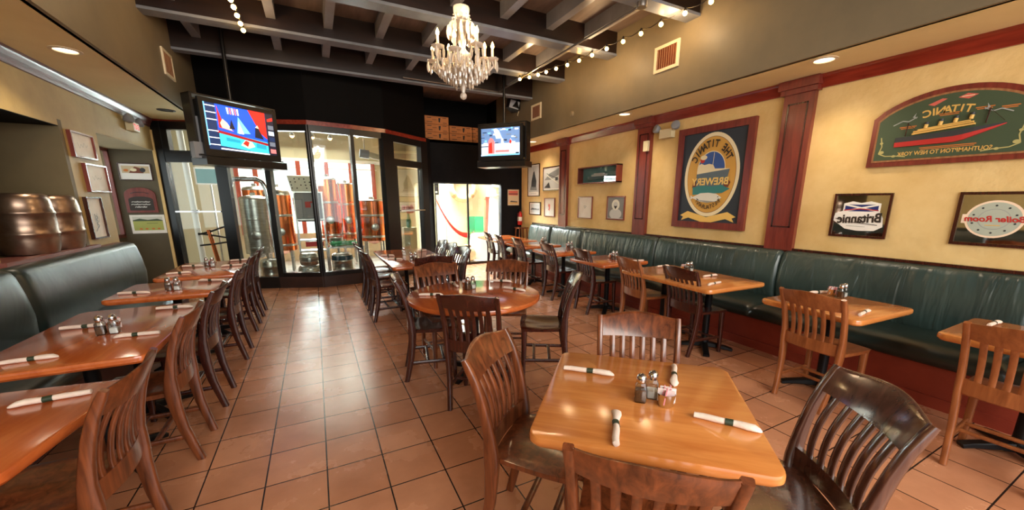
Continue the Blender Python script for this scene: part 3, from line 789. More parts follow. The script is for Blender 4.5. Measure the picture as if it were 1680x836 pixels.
# ------------------------------------------------------------------ flat drawings on planes
class Draw:
    """polygons laid on a plane: o origin, u across, v up, w out of the surface."""
    def __init__(s, o, u, v, w): s.o, s.u, s.v, s.w = Vector(o), Vector(u), Vector(v), Vector(w); s.new()
    def new(s, depth=0.0): s.mb = MB(); s.mats = []; s.d = depth; return s
    def P(s, a, c, d=0): return s.o + s.u * a + s.v * c + s.w * d
    def mi(s, m):
        if m not in s.mats: s.mats.append(m)
        return s.mats.index(m)
    def poly(s, pts, m):
        s.d += .0006; s.mb.add([s.P(a, c, s.d) for a, c in pts], [tuple(range(len(pts)))], s.mi(m)); return s
    def rect(s, a0, c0, a1, c1, m): return s.poly([(a0, c0), (a1, c0), (a1, c1), (a0, c1)], m)
    def ell(s, a, c, ra, rc, m, n=40, t0=0, t1=360):
        return s.poly([(a + ra * math.cos(math.radians(t0 + (t1 - t0) * k / n)), c + rc * math.sin(math.radians(t0 + (t1 - t0) * k / n))) for k in range(n + (0 if t1 - t0 == 360 else 1))], m)
    def line(s, pts, w, m):
        for (a, c), (e, g) in zip(pts, pts[1:]):
            L = math.hypot(e - a, g - c) or 1; nx, ny = -(g - c) / L * w / 2, (e - a) / L * w / 2
            s.poly([(a + nx, c + ny), (e + nx, g + ny), (e - nx, g - ny), (a - nx, c - ny)], m)
        return s
    def text(s, t, a, c, size, m, rot=0.0, sx=1.0, extr=0.0, shear=0.0, bold=0.0):
        vs, fs = text_shape(t, size, extr, bold); s.d += .0006
        ca, sa = math.cos(rot), math.sin(rot); out = []
        for x, y, z in vs:
            x = x * sx + shear * y
            out.append(s.P(a + x * ca - y * sa, c + x * sa + y * ca, s.d + z))
        s.mb.add(out, fs, s.mi(m)); return s
    def arc_text(s, t, a, c, r, rv, size, m, a0, a1, bottom=False, bold=0.0, sx=1.0):
        n = len(t)
        for i, ch in enumerate(t):
            if ch == ' ': continue
            th = math.radians(a0 + (a1 - a0) * i / max(1, n - 1))
            s.text(ch, a + r * math.cos(th), c + rv * math.sin(th), size, m, math.atan2(rv * math.sin(th), r * math.cos(th)) + (PI / 2 if bottom else -PI / 2), sx, 0, 0, bold); s.d -= .0006
        s.d += .0006; return s
    def build(s, name, parent):
        if parent is not None: 
            l = parent.location; s.mb.v = [(x - l[0], y - l[1], z - l[2]) for x, y, z in s.mb.v]
        o = obj(name, s.mb, s.mats, parent, 0, fix=False); return o
    def box(s, a0, c0, d0, a1, c1, d1, mb, mi=0):
        vs = [s.P(a, c, d) for d in (d0, d1) for a, c in ((a0, c0), (a1, c0), (a1, c1), (a0, c1))]
        return mb.add(vs, [(3, 2, 1, 0), (4, 5, 6, 7), (0, 1, 5, 4), (1, 2, 6, 5), (2, 3, 7, 6), (3, 0, 4, 7)], mi)
def right_plane(y, z): return Draw((XR, y, z), (0, 1, 0), (0, 0, 1), (-1, 0, 0))
def left_plane(y, z): return Draw((XL, y, z), (0, -1, 0), (0, 0, 1), (1, 0, 0))
def relm(mb, root):
    l = root.location; mb.v = [(x - l[0], y - l[1], z - l[2]) for x, y, z in mb.v]; return mb
def frame_parts(pl, root, w, h, fw, depth, fmat, bmat='white_print'):
    f = MB(); pl.box(-w / 2, -h / 2, .001, w / 2, -h / 2 + fw, depth, f); pl.box(-w / 2, h / 2 - fw, .001, w / 2, h / 2, depth, f)
    pl.box(-w / 2, -h / 2 + fw, .001, -w / 2 + fw, h / 2 - fw, depth, f); pl.box(w / 2 - fw, -h / 2 + fw, .001, w / 2, h / 2 - fw, depth, f)
    obj('frame', relm(f, root), fmat, root, 0)
    q = MB(); pl.box(-w / 2 + fw * .6, -h / 2 + fw * .6, .002, w / 2 - fw * .6, h / 2 - fw * .6, depth * .45, q); obj('backing', relm(q, root), bmat, root, 0)
    pl.new(depth * .45 + .0005)

C = {}
def col(n, rgb, rough=.55, emit=0):
    if n not in M: M[n] = plain(n, rgb, rough, emit=emit)
    return n
col('ink_navy', (44, 52, 62)); col('ochre', (214, 164, 76)); col('ivory', (240, 226, 186)); col('ink_dark', (52, 42, 34)); col('sky_blue', (58, 92, 160)); col('hull_grey', (96, 112, 122))
col('teal', (52, 128, 128)); col('fish_white', (226, 226, 214)); col('fish_grey', (160, 164, 160)); col('letter_yellow', (240, 206, 120)); col('red_flat', (190, 50, 44)); col('brown_flat', (120, 60, 36)); col('ribbon', (236, 196, 104))
col('pale_grey', (200, 202, 200)); col('mid_grey', (130, 132, 132)); col('dark_grey', (52, 54, 56)); col('flag_blue', (28, 44, 112)); col('flag_red', (176, 36, 44)); col('boiler_grey', (178, 186, 170)); col('pink_ivory', (246, 220, 192))
col('gold_text', (222, 178, 92)); col('plaque_green', (66, 82, 58)); col('scroll_gold', (186, 176, 112)); col('salmon', (214, 104, 88)); col('sepia', (206, 186, 150)); col('meadow', (172, 176, 92)); col('sky_pale', (206, 204, 190)); col('orange_flat', (206, 120, 50))
# ---- the big framed oval poster
def poster():
    r = thing('framed_poster', 'large red-framed poster with an oval ship emblem between two pilasters', 'picture', (XR, 3.50, 1.84))
    p = right_plane(3.50, 1.84); frame_parts(p, r, 1.09, 1.33, .085, .045, 'mahogany', 'ink_navy')
    p.ell(0, .03, .40, .535, 'ivory', 56).ell(0, .03, .355, .488, 'brown_flat', 56).ell(0, .03, .35, .483, 'ochre', 56)
    p.poly([(-.42, -.50), (-.30, -.44), (0, -.515), (.30, -.44), (.42, -.50), (.37, -.52), (.40, -.57), (.28, -.53), (0, -.60), (-.28, -.53), (-.40, -.57), (-.37, -.52)], 'ribbon')
    p.build('oval_emblem', r); d0 = p.d
    p.new(d0)
    p.ell(0, .10, .205, .235, 'ivory', 40, 0, 180).ell(0, .10, .195, .225, 'sky_blue', 40, 0, 180)
    p.line([(-.02, .10), (-.03, .315)], .007, 'ivory').ell(.135, .225, .035, .035, 'red_flat').ell(.12, .26, .05, .03, 'ivory')
    p.poly([(.205, .08), (.195, .16), (.15, .185), (.10, .165), (.03, .175), (-.03, .16), (-.06, .11), (-.27, .10), (-.26, .06), (.20, .03)], 'ivory')
    p.poly([(.205, .05), (-.27, .095), (-.235, -.08), (-.20, -.12), (.205, -.12)], 'hull_grey')
    p.poly([(.25, -.07), (.205, 0), (.205, -.12), (.26, -.13)], 'brown_flat').poly([(-.25, -.02), (-.30, -.07), (-.27, -.13), (-.20, -.12)], 'brown_flat')
    p.poly([(.25, -.12), (.10, -.10), (-.05, -.115), (-.18, -.10), (-.30, -.15), (-.20, -.20), (.24, -.22)], 'teal')
    p.poly([(.27, -.225), (.235, -.25), (.12, -.20), (0, -.195), (-.12, -.21), (-.20, -.26), (-.12, -.31), (0, -.325), (.12, -.31), (.235, -.265), (.27, -.285)], 'fish_white')
    p.poly([(.2, -.285), (0, -.325), (-.12, -.31), (0, -.30)], 'fish_grey').ell(-.15, -.25, .008, .008, 'ink_dark', 10)
    p.build('ship_picture', r); d0 = p.d
    p.new(d0)
    p.arc_text('THE TITANIC', 0, .09, .275, .335, .125, 'ink_dark', 153, 27, bold=.004, sx=.8); p.build('arched_lettering', r); p.new(d0)
    p.text('BREWERY', -.005, -.055, .125, 'letter_yellow', 0, .98, 0, 0, .004); p.build('middle_lettering', r); p.new(d0)
    p.arc_text('RESTAURANT', 0, .03, .275, .415, .075, 'ink_dark', 233, 307, True, .001, .85)
    p.build('lower_lettering', r)
poster()
# ---- carved liner plaque
def plaque():
    y, z = 1.36, 2.12
    r = thing('carved_plaque', 'arched green wooden plaque with a carved ocean liner, high on the right wall', 'plaque', (XR, y, z))
    p = right_plane(y, z)
    def outline(hw, zl, zs, zt, n=16):
        pts = [(-hw, zl), (hw, zl), (hw, zs)]
        for k in range(1, n):
            t = k / n; a = hw * (1 - 2 * t); pts.append((a, zs + (zt - zs) * (1 - (a / hw) ** 2) ** .8))
        return pts + [(-hw, zs)]
    def slab(o, d0, d1, mb):
        n = len(o); vs = [p.P(a, c, d) for d in (d0, d1) for a, c in o]
        mb.add(vs, [tuple(range(n - 1, -1, -1)), tuple(range(n, 2 * n))] + [(i, (i + 1) % n, n + (i + 1) % n, n + i) for i in range(n)])
    q = MB(); slab(outline(.49, -.275, .145, .325), .001, .03, q); obj('frame', relm(q, r), 'mahogany', r, 0)
    q = MB(); slab(outline(.455, -.235, .125, .285), .03, .034, q); obj('border', relm(q, r), 'grille_wood', r, 0)
    q = MB(); slab(outline(.44, -.22, .115, .27), .034, .037, q); obj('panel', relm(q, r), 'plaque_green', r, 0)
    # hull relief
    q = MB(); rs = []
    for i in range(13):
        t = i / 12; a = .31 - .63 * t
        zb = -.115 + .10 * max(0, t - .62) / .38 * 1.0; zt = -.035 + .035 * t * t
        if t > .97: zb = zt - .012
        dep = .028 * math.sin(min(1, .18 + t * 1.5) * PI / 2) * (1 - max(0, t - .7) / .32)
        rs.append([p.P(a, zb, .037), p.P(a, zb + .002, .037 + dep * .7), p.P(a, (zb + zt) / 2, .037 + dep), p.P(a, zt, .037 + dep), p.P(a, zt, .037)])
    vs = [v for g in rs for v in g]; fs = []; ms = []
    for i in range(12):
        for j in range(4):
            fs.append((i * 5 + j, i * 5 + j + 1, (i + 1) * 5 + j + 1, (i + 1) * 5 + j)); ms.append(0 if j < 2 else 1)
    q.add(vs, fs); q.m = ms; q.add(rs[0], [(0, 1, 2, 3, 4)], 2)
    obj('liner_hull', relm(q, r), ['red_flat', 'dark_grey', 'ivory'], r, 0)
    q = MB()
    for k, (a0, a1, c0, c1) in enumerate(((.20, -.16, -.025, -.012), (.195, -.15, -.008, .004), (.17, -.13, .006, .016))):
        vs = []
        for d in (.037, .06 - .004 * k):
            vs += [p.P(a0, c0, d), p.P(a1, c0 + .03, d), p.P(a1, c1 + .03, d), p.P(a0, c1, d)]
        q.add(vs, [(3, 2, 1, 0), (4, 5, 6, 7), (0, 1, 5, 4), (1, 2, 6, 5), (2, 3, 7, 6), (3, 0, 4, 7)])
    obj('superstructure', relm(q, r), 'gold_text', r, 0)
    for k in range(4):
        a = .125 - .085 * k; c = .02 + .01 * k; q = MB()
        q.tube([p.P(a, c, .046), p.P(a - .004, c + .03, .046)], .013, 10, 0); q.tube([p.P(a - .004, c + .03, .046), p.P(a - .006, c + .048, .046)], .0135, 10, 1)
        obj('funnel', relm(q, r), ['gold_text', 'dark_grey'], r, 40)
    q = MB()
    for a, c in ((.245, -.03), (-.215, .005)):
        q.tube([p.P(a, c, .05), p.P(a - .008, c + .11, .05)], .004, 6)
    q.tube([p.P(.24, .075, .05), p.P(.17, .0, .05)], .0012, 4); q.tube([p.P(-.222, .11, .05), p.P(-.31, .01, .05)], .0012, 4)
    obj('mast', relm(q, r), 'chair_dark', r, 40)
    p.new(.0375)
    p.arc_text('TITANIC', .015, -.46, .605, .605, .08, 'gold_text', 101.5, 78.5, bold=.002); p.build('title_lettering', r); p.new(.0375)
    p.text('SOUTHAMPTON TO NEW YORK', 0, -.178, .046, 'gold_text', 0, .82, 0, 0, .0008)
    p.build('route_lettering', r)
    p.new(.0375)
    for a, c, L in ((.24, .045, .11), (-.19, .125, .10), (-.32, .11, .09), (.0, .115, .13), (-.025, -.140, .33)):
        p.new(.0375); p.rect(a - L / 2, c, a + L / 2, c + .007, 'orange_flat').rect(a - L / 2 + .01, c - .012, a + L / 2 - .01, c - .006, 'orange_flat'); p.build('small_print', r)
    p.new(.0375); p.poly([(.14, .205), (.06, .24), (.03, .232), (.10, .19)], 'salmon'); p.build('painted_flag', r); p.new(.0375); p.poly([(-.03, .228), (-.08, .25), (-.14, .232), (-.09, .208)], 'salmon').line([(-.05, .23), (-.12, .23)], .005, 'ivory'); p.build('painted_flag', r)
    for sgn in (1, -1):
        p.new(.0375)
        p.line([(sgn * .41, -.02), (sgn * .395, -.10), (sgn * .41, -.16), (sgn * .36, -.185), (sgn * .28, -.19), (sgn * .22, -.2)], .008, 'scroll_gold')
        p.ell(sgn * .39, -.15, .018, .014, 'scroll_gold', 12).ell(sgn * .3, -.19, .014, .01, 'scroll_gold', 12).ell(sgn * .40, -.07, .012, .01, 'scroll_gold', 12)
        p.line([(sgn * .34, .07), (sgn * .28, .10), (sgn * .24, .09), (sgn * .19, .12)], .008, 'fish_grey').poly([(sgn * .19, .105), (sgn * .22, .12), (sgn * .20, .155), (sgn * .205, .125)], 'fish_grey')
        p.build('painted_ornament', r)
plaque()
# ---- bar mirrors
def mirrors():
    r = thing('bar_mirror', 'framed bar mirror with a flag shield and black script, left one under the plaque', 'mirror', (XR, 1.835, 1.40))
    p = right_plane(1.835, 1.40); frame_parts(p, r, .45, .42, .02, .02, 'chair_dark', 'mirror')
    p.poly([(-.15, .03), (-.15, .115), (-.07, .135), (.0, .12), (.07, .135), (.14, .115), (.14, .03)], 'white_print')
    p.poly([(-.18, -.02), (-.14, .055), (0, .06), (.12, .05), (.20, .02), (.21, -.05), (.10, -.13), (0, -.145), (-.13, -.14), (-.19, -.10)], 'white_print')
    p.rect(-.135, .04, .125, .105, 'flag_blue').poly([(-.135, .105), (-.115, .105), (.125, .05), (.125, .04), (.10, .04), (-.135, .095)], 'white_print').poly([(.125, .105), (.10, .105), (-.135, .05), (-.135, .04), (-.115, .04), (.125, .095)], 'white_print')
    p.poly([(-.14, .045), (0, .06), (.13, .045), (.13, .055), (0, .07), (-.14, .055)], 'flag_red')
    p.text('Britannic', 0, -.03, .118, 'ink_dark', -.06, .82, 0, 0, .004).line([(-.15, -.085), (-.05, -.075), (.10, -.06), (.19, -.03)], .006, 'ink_dark').line([(-.06, -.105), (.09, -.10)], .004, 'fish_grey')
    p.build('printed_emblem', r)
    r = thing('bar_mirror', 'framed bar mirror with a riveted grey oval and red script, at the right frame edge', 'mirror', (XR, .985, 1.40))
    p = right_plane(.985, 1.40); frame_parts(p, r, .42, .42, .022, .02, 'chair_dark', 'mirror')
    p.ell(0, 0, .155, .145, 'pink_ivory').rect(-.172, -.035, .172, .035, 'pink_ivory').ell(0, 0, .14, .13, 'boiler_grey').ell(0, 0, .085, .08, 'fish_grey').ell(0, 0, .08, .075, 'boiler_grey')
    for k in range(10):
        a = 2 * PI * k / 10 + .3; p.ell(.115 * math.cos(a), .105 * math.sin(a), .007, .007, 'dark_grey', 8); p.d -= .0006
    p.rect(-.04, -.05, .04, -.044, 'gold_text').text('Boiler Room', 0, 0, .062, 'red_flat', 0, .98, 0, .2, .002)
    p.build('printed_emblem', r)
mirrors()
# ---- small pictures on the right wall
def small_pic(y0, y1, z0, z1, label, fmat, kind, fw=.018):
    y, z = (y0 + y1) / 2, (z0 + z1) / 2; w, h = y1 - y0, z1 - z0
    r = thing('framed_picture', label, 'picture', (XR, y, z)); p = right_plane(y, z)
    frame_parts(p, r, w, h, fw, .022, fmat, 'white_print')
    a, c = w / 2 - fw, h / 2 - fw
    if kind == 'bow':
        p.rect(-a * .9, -c * .75, a * .9, c * .95, 'pale_grey').poly([(-.03, c * .6), (.02, c * .55), (.10, -c * .05), (.12, -c * .4), (-.12, -c * .45), (-.13, -c * .05)], 'dark_grey').poly([(-.14, -c * .45), (.14, -c * .4), (.16, -c * .62), (-.16, -c * .66)], 'mid_grey').line([(0, c * .6), (.03, c * .8)], .008, 'dark_grey')
        p.rect(-a * .5, -c * .88, a * .5, -c * .86, 'mid_grey')
    elif kind == 'hall':
        p.rect(-a * .95, -c * .9, a * .95, c * .9, 'pale_grey').poly([(a * .9, -c * .1), (a * .2, c * .5), (-a * .9, c * .85), (-a * .9, c * .3), (a * .1, -c * .1)], 'mid_grey').poly([(a * .9, -c * .8), (a * .3, -c * .3), (a * .1, -c * .85)], 'dark_grey').line([(-a * .9, -c * .5), (a * .5, c * .3)], .02, 'fish_white').line([(-a * .9, -c * .1), (a * .6, c * .5)], .012, 'dark_grey').rect(-a * .8, -c * .2, -a * .5, c * .1, 'dark_grey')
    elif kind == 'harbour':
        p.rect(-a * .85, -c * .75, a * .85, c * .75, 'pale_grey').poly([(a * .85, -c * .1), (a * .5, c * .15), (0, -c * .05), (-a * .85, 0), (-a * .85, -c * .3), (a * .85, -c * .3)], 'mid_grey').rect(-a * .3, -c * .1, a * .6, c * .02, 'dark_grey')
    elif kind == 'card':
        p.rect(-a * .9, -c * .92, a * .9, c * .92, 'paper').poly([(-.02, c * .3), (.03, c * .45), (.06, c * .2), (.02, -c * .05), (.05, -c * .3), (-.01, -c * .4), (-.03, -c * .1)], 'salmon')
    elif kind == 'print':
        p.rect(-a * .9, -c * .92, a * .9, c * .92, 'paper').poly([(0, -.02), (.035, .015), (.03, .04), (0, .03), (-.03, .04), (-.035, .015)], 'fish_grey').poly([(0, -.005), (.02, .015), (.015, .03), (0, .022), (-.015, .03), (-.02, .015)], 'paper')
    elif kind == 'bride':
        p.rect(-a * .97, -c * .97, a * .97, c * .97, 'mid_grey').ell(0, -c * .55, a * .75, c * .5, 'pale_grey', 24).ell(0, c * .30, a * .48, c * .5, 'fish_white', 24).ell(0, c * .28, a * .26, c * .3, 'pale_grey', 24)
        p.poly([(0, -.02), (.035, .02), (.028, .045), (0, .03), (-.028, .045), (-.035, .02)], 'print_black')
    p.build('print', r)
small_pic(7.94, 8.50, 1.64, 2.38, 'tall framed black and white print of a ship bow in the far right corner', 'chair_dark', 'bow')
small_pic(7.09, 7.78, 1.76, 2.27, 'wide framed black and white photo left of the farthest pilaster', 'chair_dark', 'hall')
small_pic(7.88, 8.41, 1.21, 1.51, 'small framed grey harbour photo lowest in the far right corner', 'chair_dark', 'harbour')
small_pic(7.27, 7.71, 1.19, 1.60, 'framed white card with a pale red figure left of the farthest pilaster', 'mahogany', 'card')
small_pic(5.96, 6.41, 1.20, 1.62, 'framed white print with a faint grey crest below the shadow box, left one', 'mahogany', 'print')
small_pic(5.08, 5.54, 1.21, 1.62, 'framed grey picture with a black heart below the shadow box, right one', 'mahogany', 'bride', .022)
def shadow_box():
    y, z = 5.75, 2.0; w, h, d = 1.10, .30, .13
    r = thing('shadow_box', 'long glazed shadow box holding a model ship, jutting from the right wall', 'display box', (XR, y, z)); p = right_plane(y, z)
    f = MB(); t = .018
    p.box(-w / 2, -h / 2, .002, w / 2, -h / 2 + t, d, f); p.box(-w / 2, h / 2 - t, .002, w / 2, h / 2, d, f); p.box(-w / 2, -h / 2, .002, -w / 2 + t, h / 2, d, f); p.box(w / 2 - t, -h / 2, .002, w / 2, h / 2, d, f)
    obj('frame', relm(f, r), 'mahogany', r, 0)
    q = MB(); p.box(-w / 2 + t, -h / 2 + t, .002, w / 2 - t, h / 2 - t, .01, q); obj('backing', relm(q, r), col('box_teal', (104, 146, 146)), r, 0)
    q = MB(); rs = []
    for k in range(9):
        s_ = k / 8; a = -.33 + .66 * s_; wd = .03 * math.sin(PI * min(max(s_, .06), .94)) ** .5
        rs.append([p.P(a, -.075, .05 - wd * .5), p.P(a, -.075, .05 + wd * .5), p.P(a, -.025, .05 + wd), p.P(a, -.025, .05 - wd)])
    q.rings(rs); p.box(-.2, -.025, .03, .2, .01, .07, q, 1); p.box(-.14, .01, .035, .14, .03, .065, q, 1)
    obj('ship_model', relm(q, r), [col('model_hull', (70, 96, 104)), 'pale_grey'], r, 0)
    q = MB(); p.box(-w / 2 + t, -h / 2 + t, d - .008, w / 2 - t, h / 2 - t, d - .005, q); obj('front_glass', relm(q, r), 'case_glass', r, 0)
shadow_box()
# ---- left wall pictures
def left_pic(y0, y1, z0, z1, label, fmat, d=.035):
    y, z = (y0 + y1) / 2, (z0 + z1) / 2; w, h = y1 - y0, z1 - z0
    r = thing('framed_picture', label, 'picture', (XL, y, z)); p = left_plane(y, z)
    frame_parts(p, r, w, h, .016, d, fmat, 'paper'); a, c = w / 2 - .02, h / 2 - .02
    random.seed(int(y * 100))
    pts = [(-a * .5 + a * k / 6, (-1) ** k * c * random.uniform(.05, .3)) for k in range(7)]
    p.line(pts, .004, 'fish_grey')
    if h > w: p.line([(q * .4, -c * .2 + k * .9) for k, q in pts], .012, 'mid_grey').line([(.05, c * .2), (.02, -c * .5), (.08, -c * .7)], .012, 'mid_grey')
    p.build('drawing', r)
left_pic(5.86, 6.34, 1.975, 2.24, 'topmost of three small framed drawings between niche and recess', 'mahogany')
left_pic(6.02, 6.51, 1.62, 1.925, 'middle of three small framed drawings between niche and recess', 'mahogany')
left_pic(5.87, 6.21, 1.11, 1.565, 'lowest, upright one of three small framed drawings between niche and recess', 'chair_dark')
def recess_plane(x, z): return Draw((x, RY1 - .006, z), (-1, 0, 0), (0, 0, 1), (0, -1, 0))
r = thing('framed_picture', 'framed panoramic photo on the dark recess wall, above the arched sign', 'picture', (-2.47, RY1 - .006, 1.97)); p = recess_plane(-2.47, 1.97)
frame_parts(p, r, .40, .26, .012, .02, 'chair_dark', 'white_print')
p.rect(-.17, -.02, .16, .09, 'sepia').poly([(-.10, -.02), (-.06, .06), (.0, .08), (.05, .03), (.08, -.02)], 'brown_flat').ell(-.09, .03, .035, .035, 'dark_grey', 16).ell(.02, .03, .04, .025, 'ivory', 16).ell(.11, .02, .03, .02, 'orange_flat', 16); p.build('photo', r)
r = thing('arched_sign', 'small arched wooden sign with white script on the dark recess wall', 'sign', (-2.47, RY1 - .006, 1.535)); p = recess_plane(-2.47, 1.535)
def arch(hw, zl, zs, zt): return [(-hw, zl), (hw, zl), (hw, zs)] + [(hw * math.cos(math.radians(a)), zs + (zt - zs) * math.sin(math.radians(a))) for a in range(15, 180, 15)] + [(-hw, zs)]
def slab_on(p, o, d0, d1):
    n = len(o); mb = MB(); vs = [p.P(a, c, d) for d in (d0, d1) for a, c in o]
    return mb.add(vs, [tuple(range(n - 1, -1, -1)), tuple(range(n, 2 * n))] + [(i, (i + 1) % n, n + (i + 1) % n, n + i) for i in range(n)])
obj('frame', relm(slab_on(p, arch(.19, -.20, .08, .195), .001, .025), r), 'mahogany', r, 0)
obj('panel', relm(slab_on(p, arch(.15, -.165, .0, .055), .025, .028), r), 'ink_dark', r, 0)
p.new(.0285)
for c, L in ((-.035, .11), (-.075, .115), (-.115, .07)):
    pts = [(-L + 2 * L * k / 22, c + (.010 if k % 2 else -.004) + .008 * (k % 5 == 0)) for k in range(23)]; p.line(pts, .006, 'white_print')
p.build('script', r); p.new(.026); p.line([(-.11, .10), (-.05, .12), (.05, .12), (.11, .10)], .012, 'chair_dark'); p.build('painted_swag', r)
r = thing('paper_poster', 'unframed landscape poster lowest on the dark recess wall', 'poster', (-2.44, RY1 - .006, 1.15)); p = recess_plane(-2.44, 1.15)
obj('sheet', relm(slab_on(p, [(-.215, -.15), (.215, -.15), (.215, .15), (-.215, .15)], .001, .004), r), 'paper', r, 0)
p.new(.0045); p.rect(-.185, -.10, .185, .06, 'meadow').rect(-.185, .06, .185, .12, 'sky_pale').poly([(-.185, .06), (-.12, .085), (0, .07), (.1, .09), (.185, .065), (.185, .05), (-.185, .05)], 'plaque_green')
for a in (-.12, -.05, .03, .10): p.ell(a, -.075, .02, .014, 'orange_flat', 12)
p.rect(-.12, .01, .02, .016, 'plaque_green'); p.build('landscape', r)
r = thing('framed_notice', 'framed sepia ship notice on the dark wall right of the patio doorway', 'picture', (4.46, YB, 1.62)); p = Draw((4.46, YB, 1.62), (-1, 0, 0), (0, 0, 1), (0, -1, 0))
frame_parts(p, r, .34, .41, .012, .015, 'chair_dark', 'sepia'); p.rect(-.13, .05, .13, .16, 'salmon').rect(-.13, .075, .13, .095, 'dark_grey').poly([(-.12, -.10), (.06, -.08), (.10, -.11), (-.11, -.12)], 'dark_grey').rect(-.13, -.15, .13, -.125, 'ochre'); p.build('print', r)

# ------------------------------------------------------------------ vents, downlights, fixtures
def vent(x, sgn, y0, y1, z0, z1, label):
    r = thing('air_vent', label, 'vent', (x, (y0 + y1) / 2, (z0 + z1) / 2), group='air vents on the soffits')
    f = MB(); t = .035; a, c = (y1 - y0) / 2, (z1 - z0) / 2; X0, X1 = (0, sgn * .018)
    f.span((X0, -a, -c), (X1, a, -c + t)); f.span((X0, -a, c - t), (X1, a, c)); f.span((X0, -a, -c + t), (X1, -a + t, c - t)); f.span((X0, a - t, -c + t), (X1, a, c - t))
    obj('frame', f, 'grille_white', r, 0)
    g = MB(); g.span((sgn * .002, -a + t, -c + t), (sgn * .005, a - t, c - t)); obj('backing', g, 'brown_flat', r, 0)
    g = MB()
    for k in range(9):
        y = -a + t + (2 * a - 2 * t) * (k + .5) / 9; g.box((sgn * .01, y, 0), (.004, .022, 2 * c - 2 * t), .5 * sgn)
    obj('louvre', g, 'grille_wood', r, 0)
vent(SR - .03, -1, 3.59, 3.97, 3.11, 3.41, 'large square air vent nearest on the right soffit')
vent(SR - .03, -1, 6.78, 7.15, 3.09, 3.37, 'small far air vent on the right soffit near the corner television')
vent(SL + .03, 1, 6.63, 7.02, 3.06, 3.37, 'orange-tinted air vent on the left soffit')
def downlight(x, y, on, label):
    r = thing('recessed_light', label, 'ceiling light', (x, y, ZS + .003), group='recessed lights in the soffits')
    b = MB(); b.lathe([(.075, 0), (.105, 0), (.105, -.008), (.078, -.012), (.075, 0)], 28, cap=False); obj('trim_ring', b, 'grille_white' if on else 'lamp_off', r, 40)
    b = MB(); b.lathe([(.001, -.004), (.076, -.003)], 28, cap=False); obj('lens', b, 'lamp_lens' if on else 'lamp_off', r, 40)
downlight(-1.76, 5.0, True, 'lit recessed light in the left soffit')
downlight(-1.74, 7.5, False, 'dark unlit recessed light at the far end of the left soffit')
downlight(4.21, 2.12, True, 'nearest recessed light in the right soffit above the nearest pilaster')
downlight(4.17, 4.64, True, 'middle recessed light in the right soffit')
downlight(4.3, 7.6, True, 'farthest recessed light in the right soffit')
r = thing('smoke_detector', 'small round grey detector on the right soffit face', 'detector', (SR - .03, 5.75, 2.97))
b = MB(); b.lathe([(.045, 0), (.045, .015), (.03, .03), (.001, .032)], 20); b.xform(Matrix.Rotation(-PI / 2, 4, 'Y')); obj('body', b, 'soffit_grey', r, 40)
def twin_light(loc, axis_y, out, label):
    r = thing('emergency_light', label, 'emergency light', loc)
    b = MB(); b.box((out * .045, 0, -.03), (.08, .22, .12)); obj('battery_box', b, 'beige', r, 0)
    for s in (-1, 1):
        b = MB(); b.lathe([(.02, -.05), (.05, -.01), (.062, .03), (.06, .045), (.05, .05), (.001, .046)], 18)
        b.xform(Matrix.Translation((out * .06, s * .17, .05)) @ Matrix.Rotation(out * 1.2, 4, 'Y') @ Matrix.Rotation(s * -.3, 4, 'X')); obj('lamp_head', b, 'plastic_grey', r, 40)
        b = MB(); b.tube([(out * .05, s * .09, .0), (out * .05, s * .13, .04), (out * .055, s * .16, .05)], .012, 8); obj('arm', b, 'beige', r, 40)
    return r
twin_light((XR - .002, 4.26, 2.52), 1, -1, 'twin-headed emergency light above the oval poster')
r = thing('wall_box', 'small beige control box on the middle pilaster', 'control box', (XR - .055, 4.62, 2.36)); b = MB(); b.box((-.022, 0, 0), (.04, .09, .15)); b.box((-.044, 0, .02), (.004, .05, .05)); obj('case', b, 'beige', r, 0)
r = twin_light((XL + .002, 7.55, 2.56), 1, 1, 'exit sign with two dark lamp heads at the end of the left cornice')
for k in children(r):
    if k.name.startswith('battery_box'):
        k.name = 'sign_case'
p = Draw((0, 0, 0), (0, -1, 0), (0, 0, 1), (1, 0, 0)); p.o = Vector((XL + .002 + .086, 7.55, 2.53)); p.new(0); p.rect(-.105, -.055, .105, .055, 'white_print').text('EXIT', 0, -.003, .095, 'exit_red', 0, .95, 0, 0, .003); p.build('exit_lettering', r)

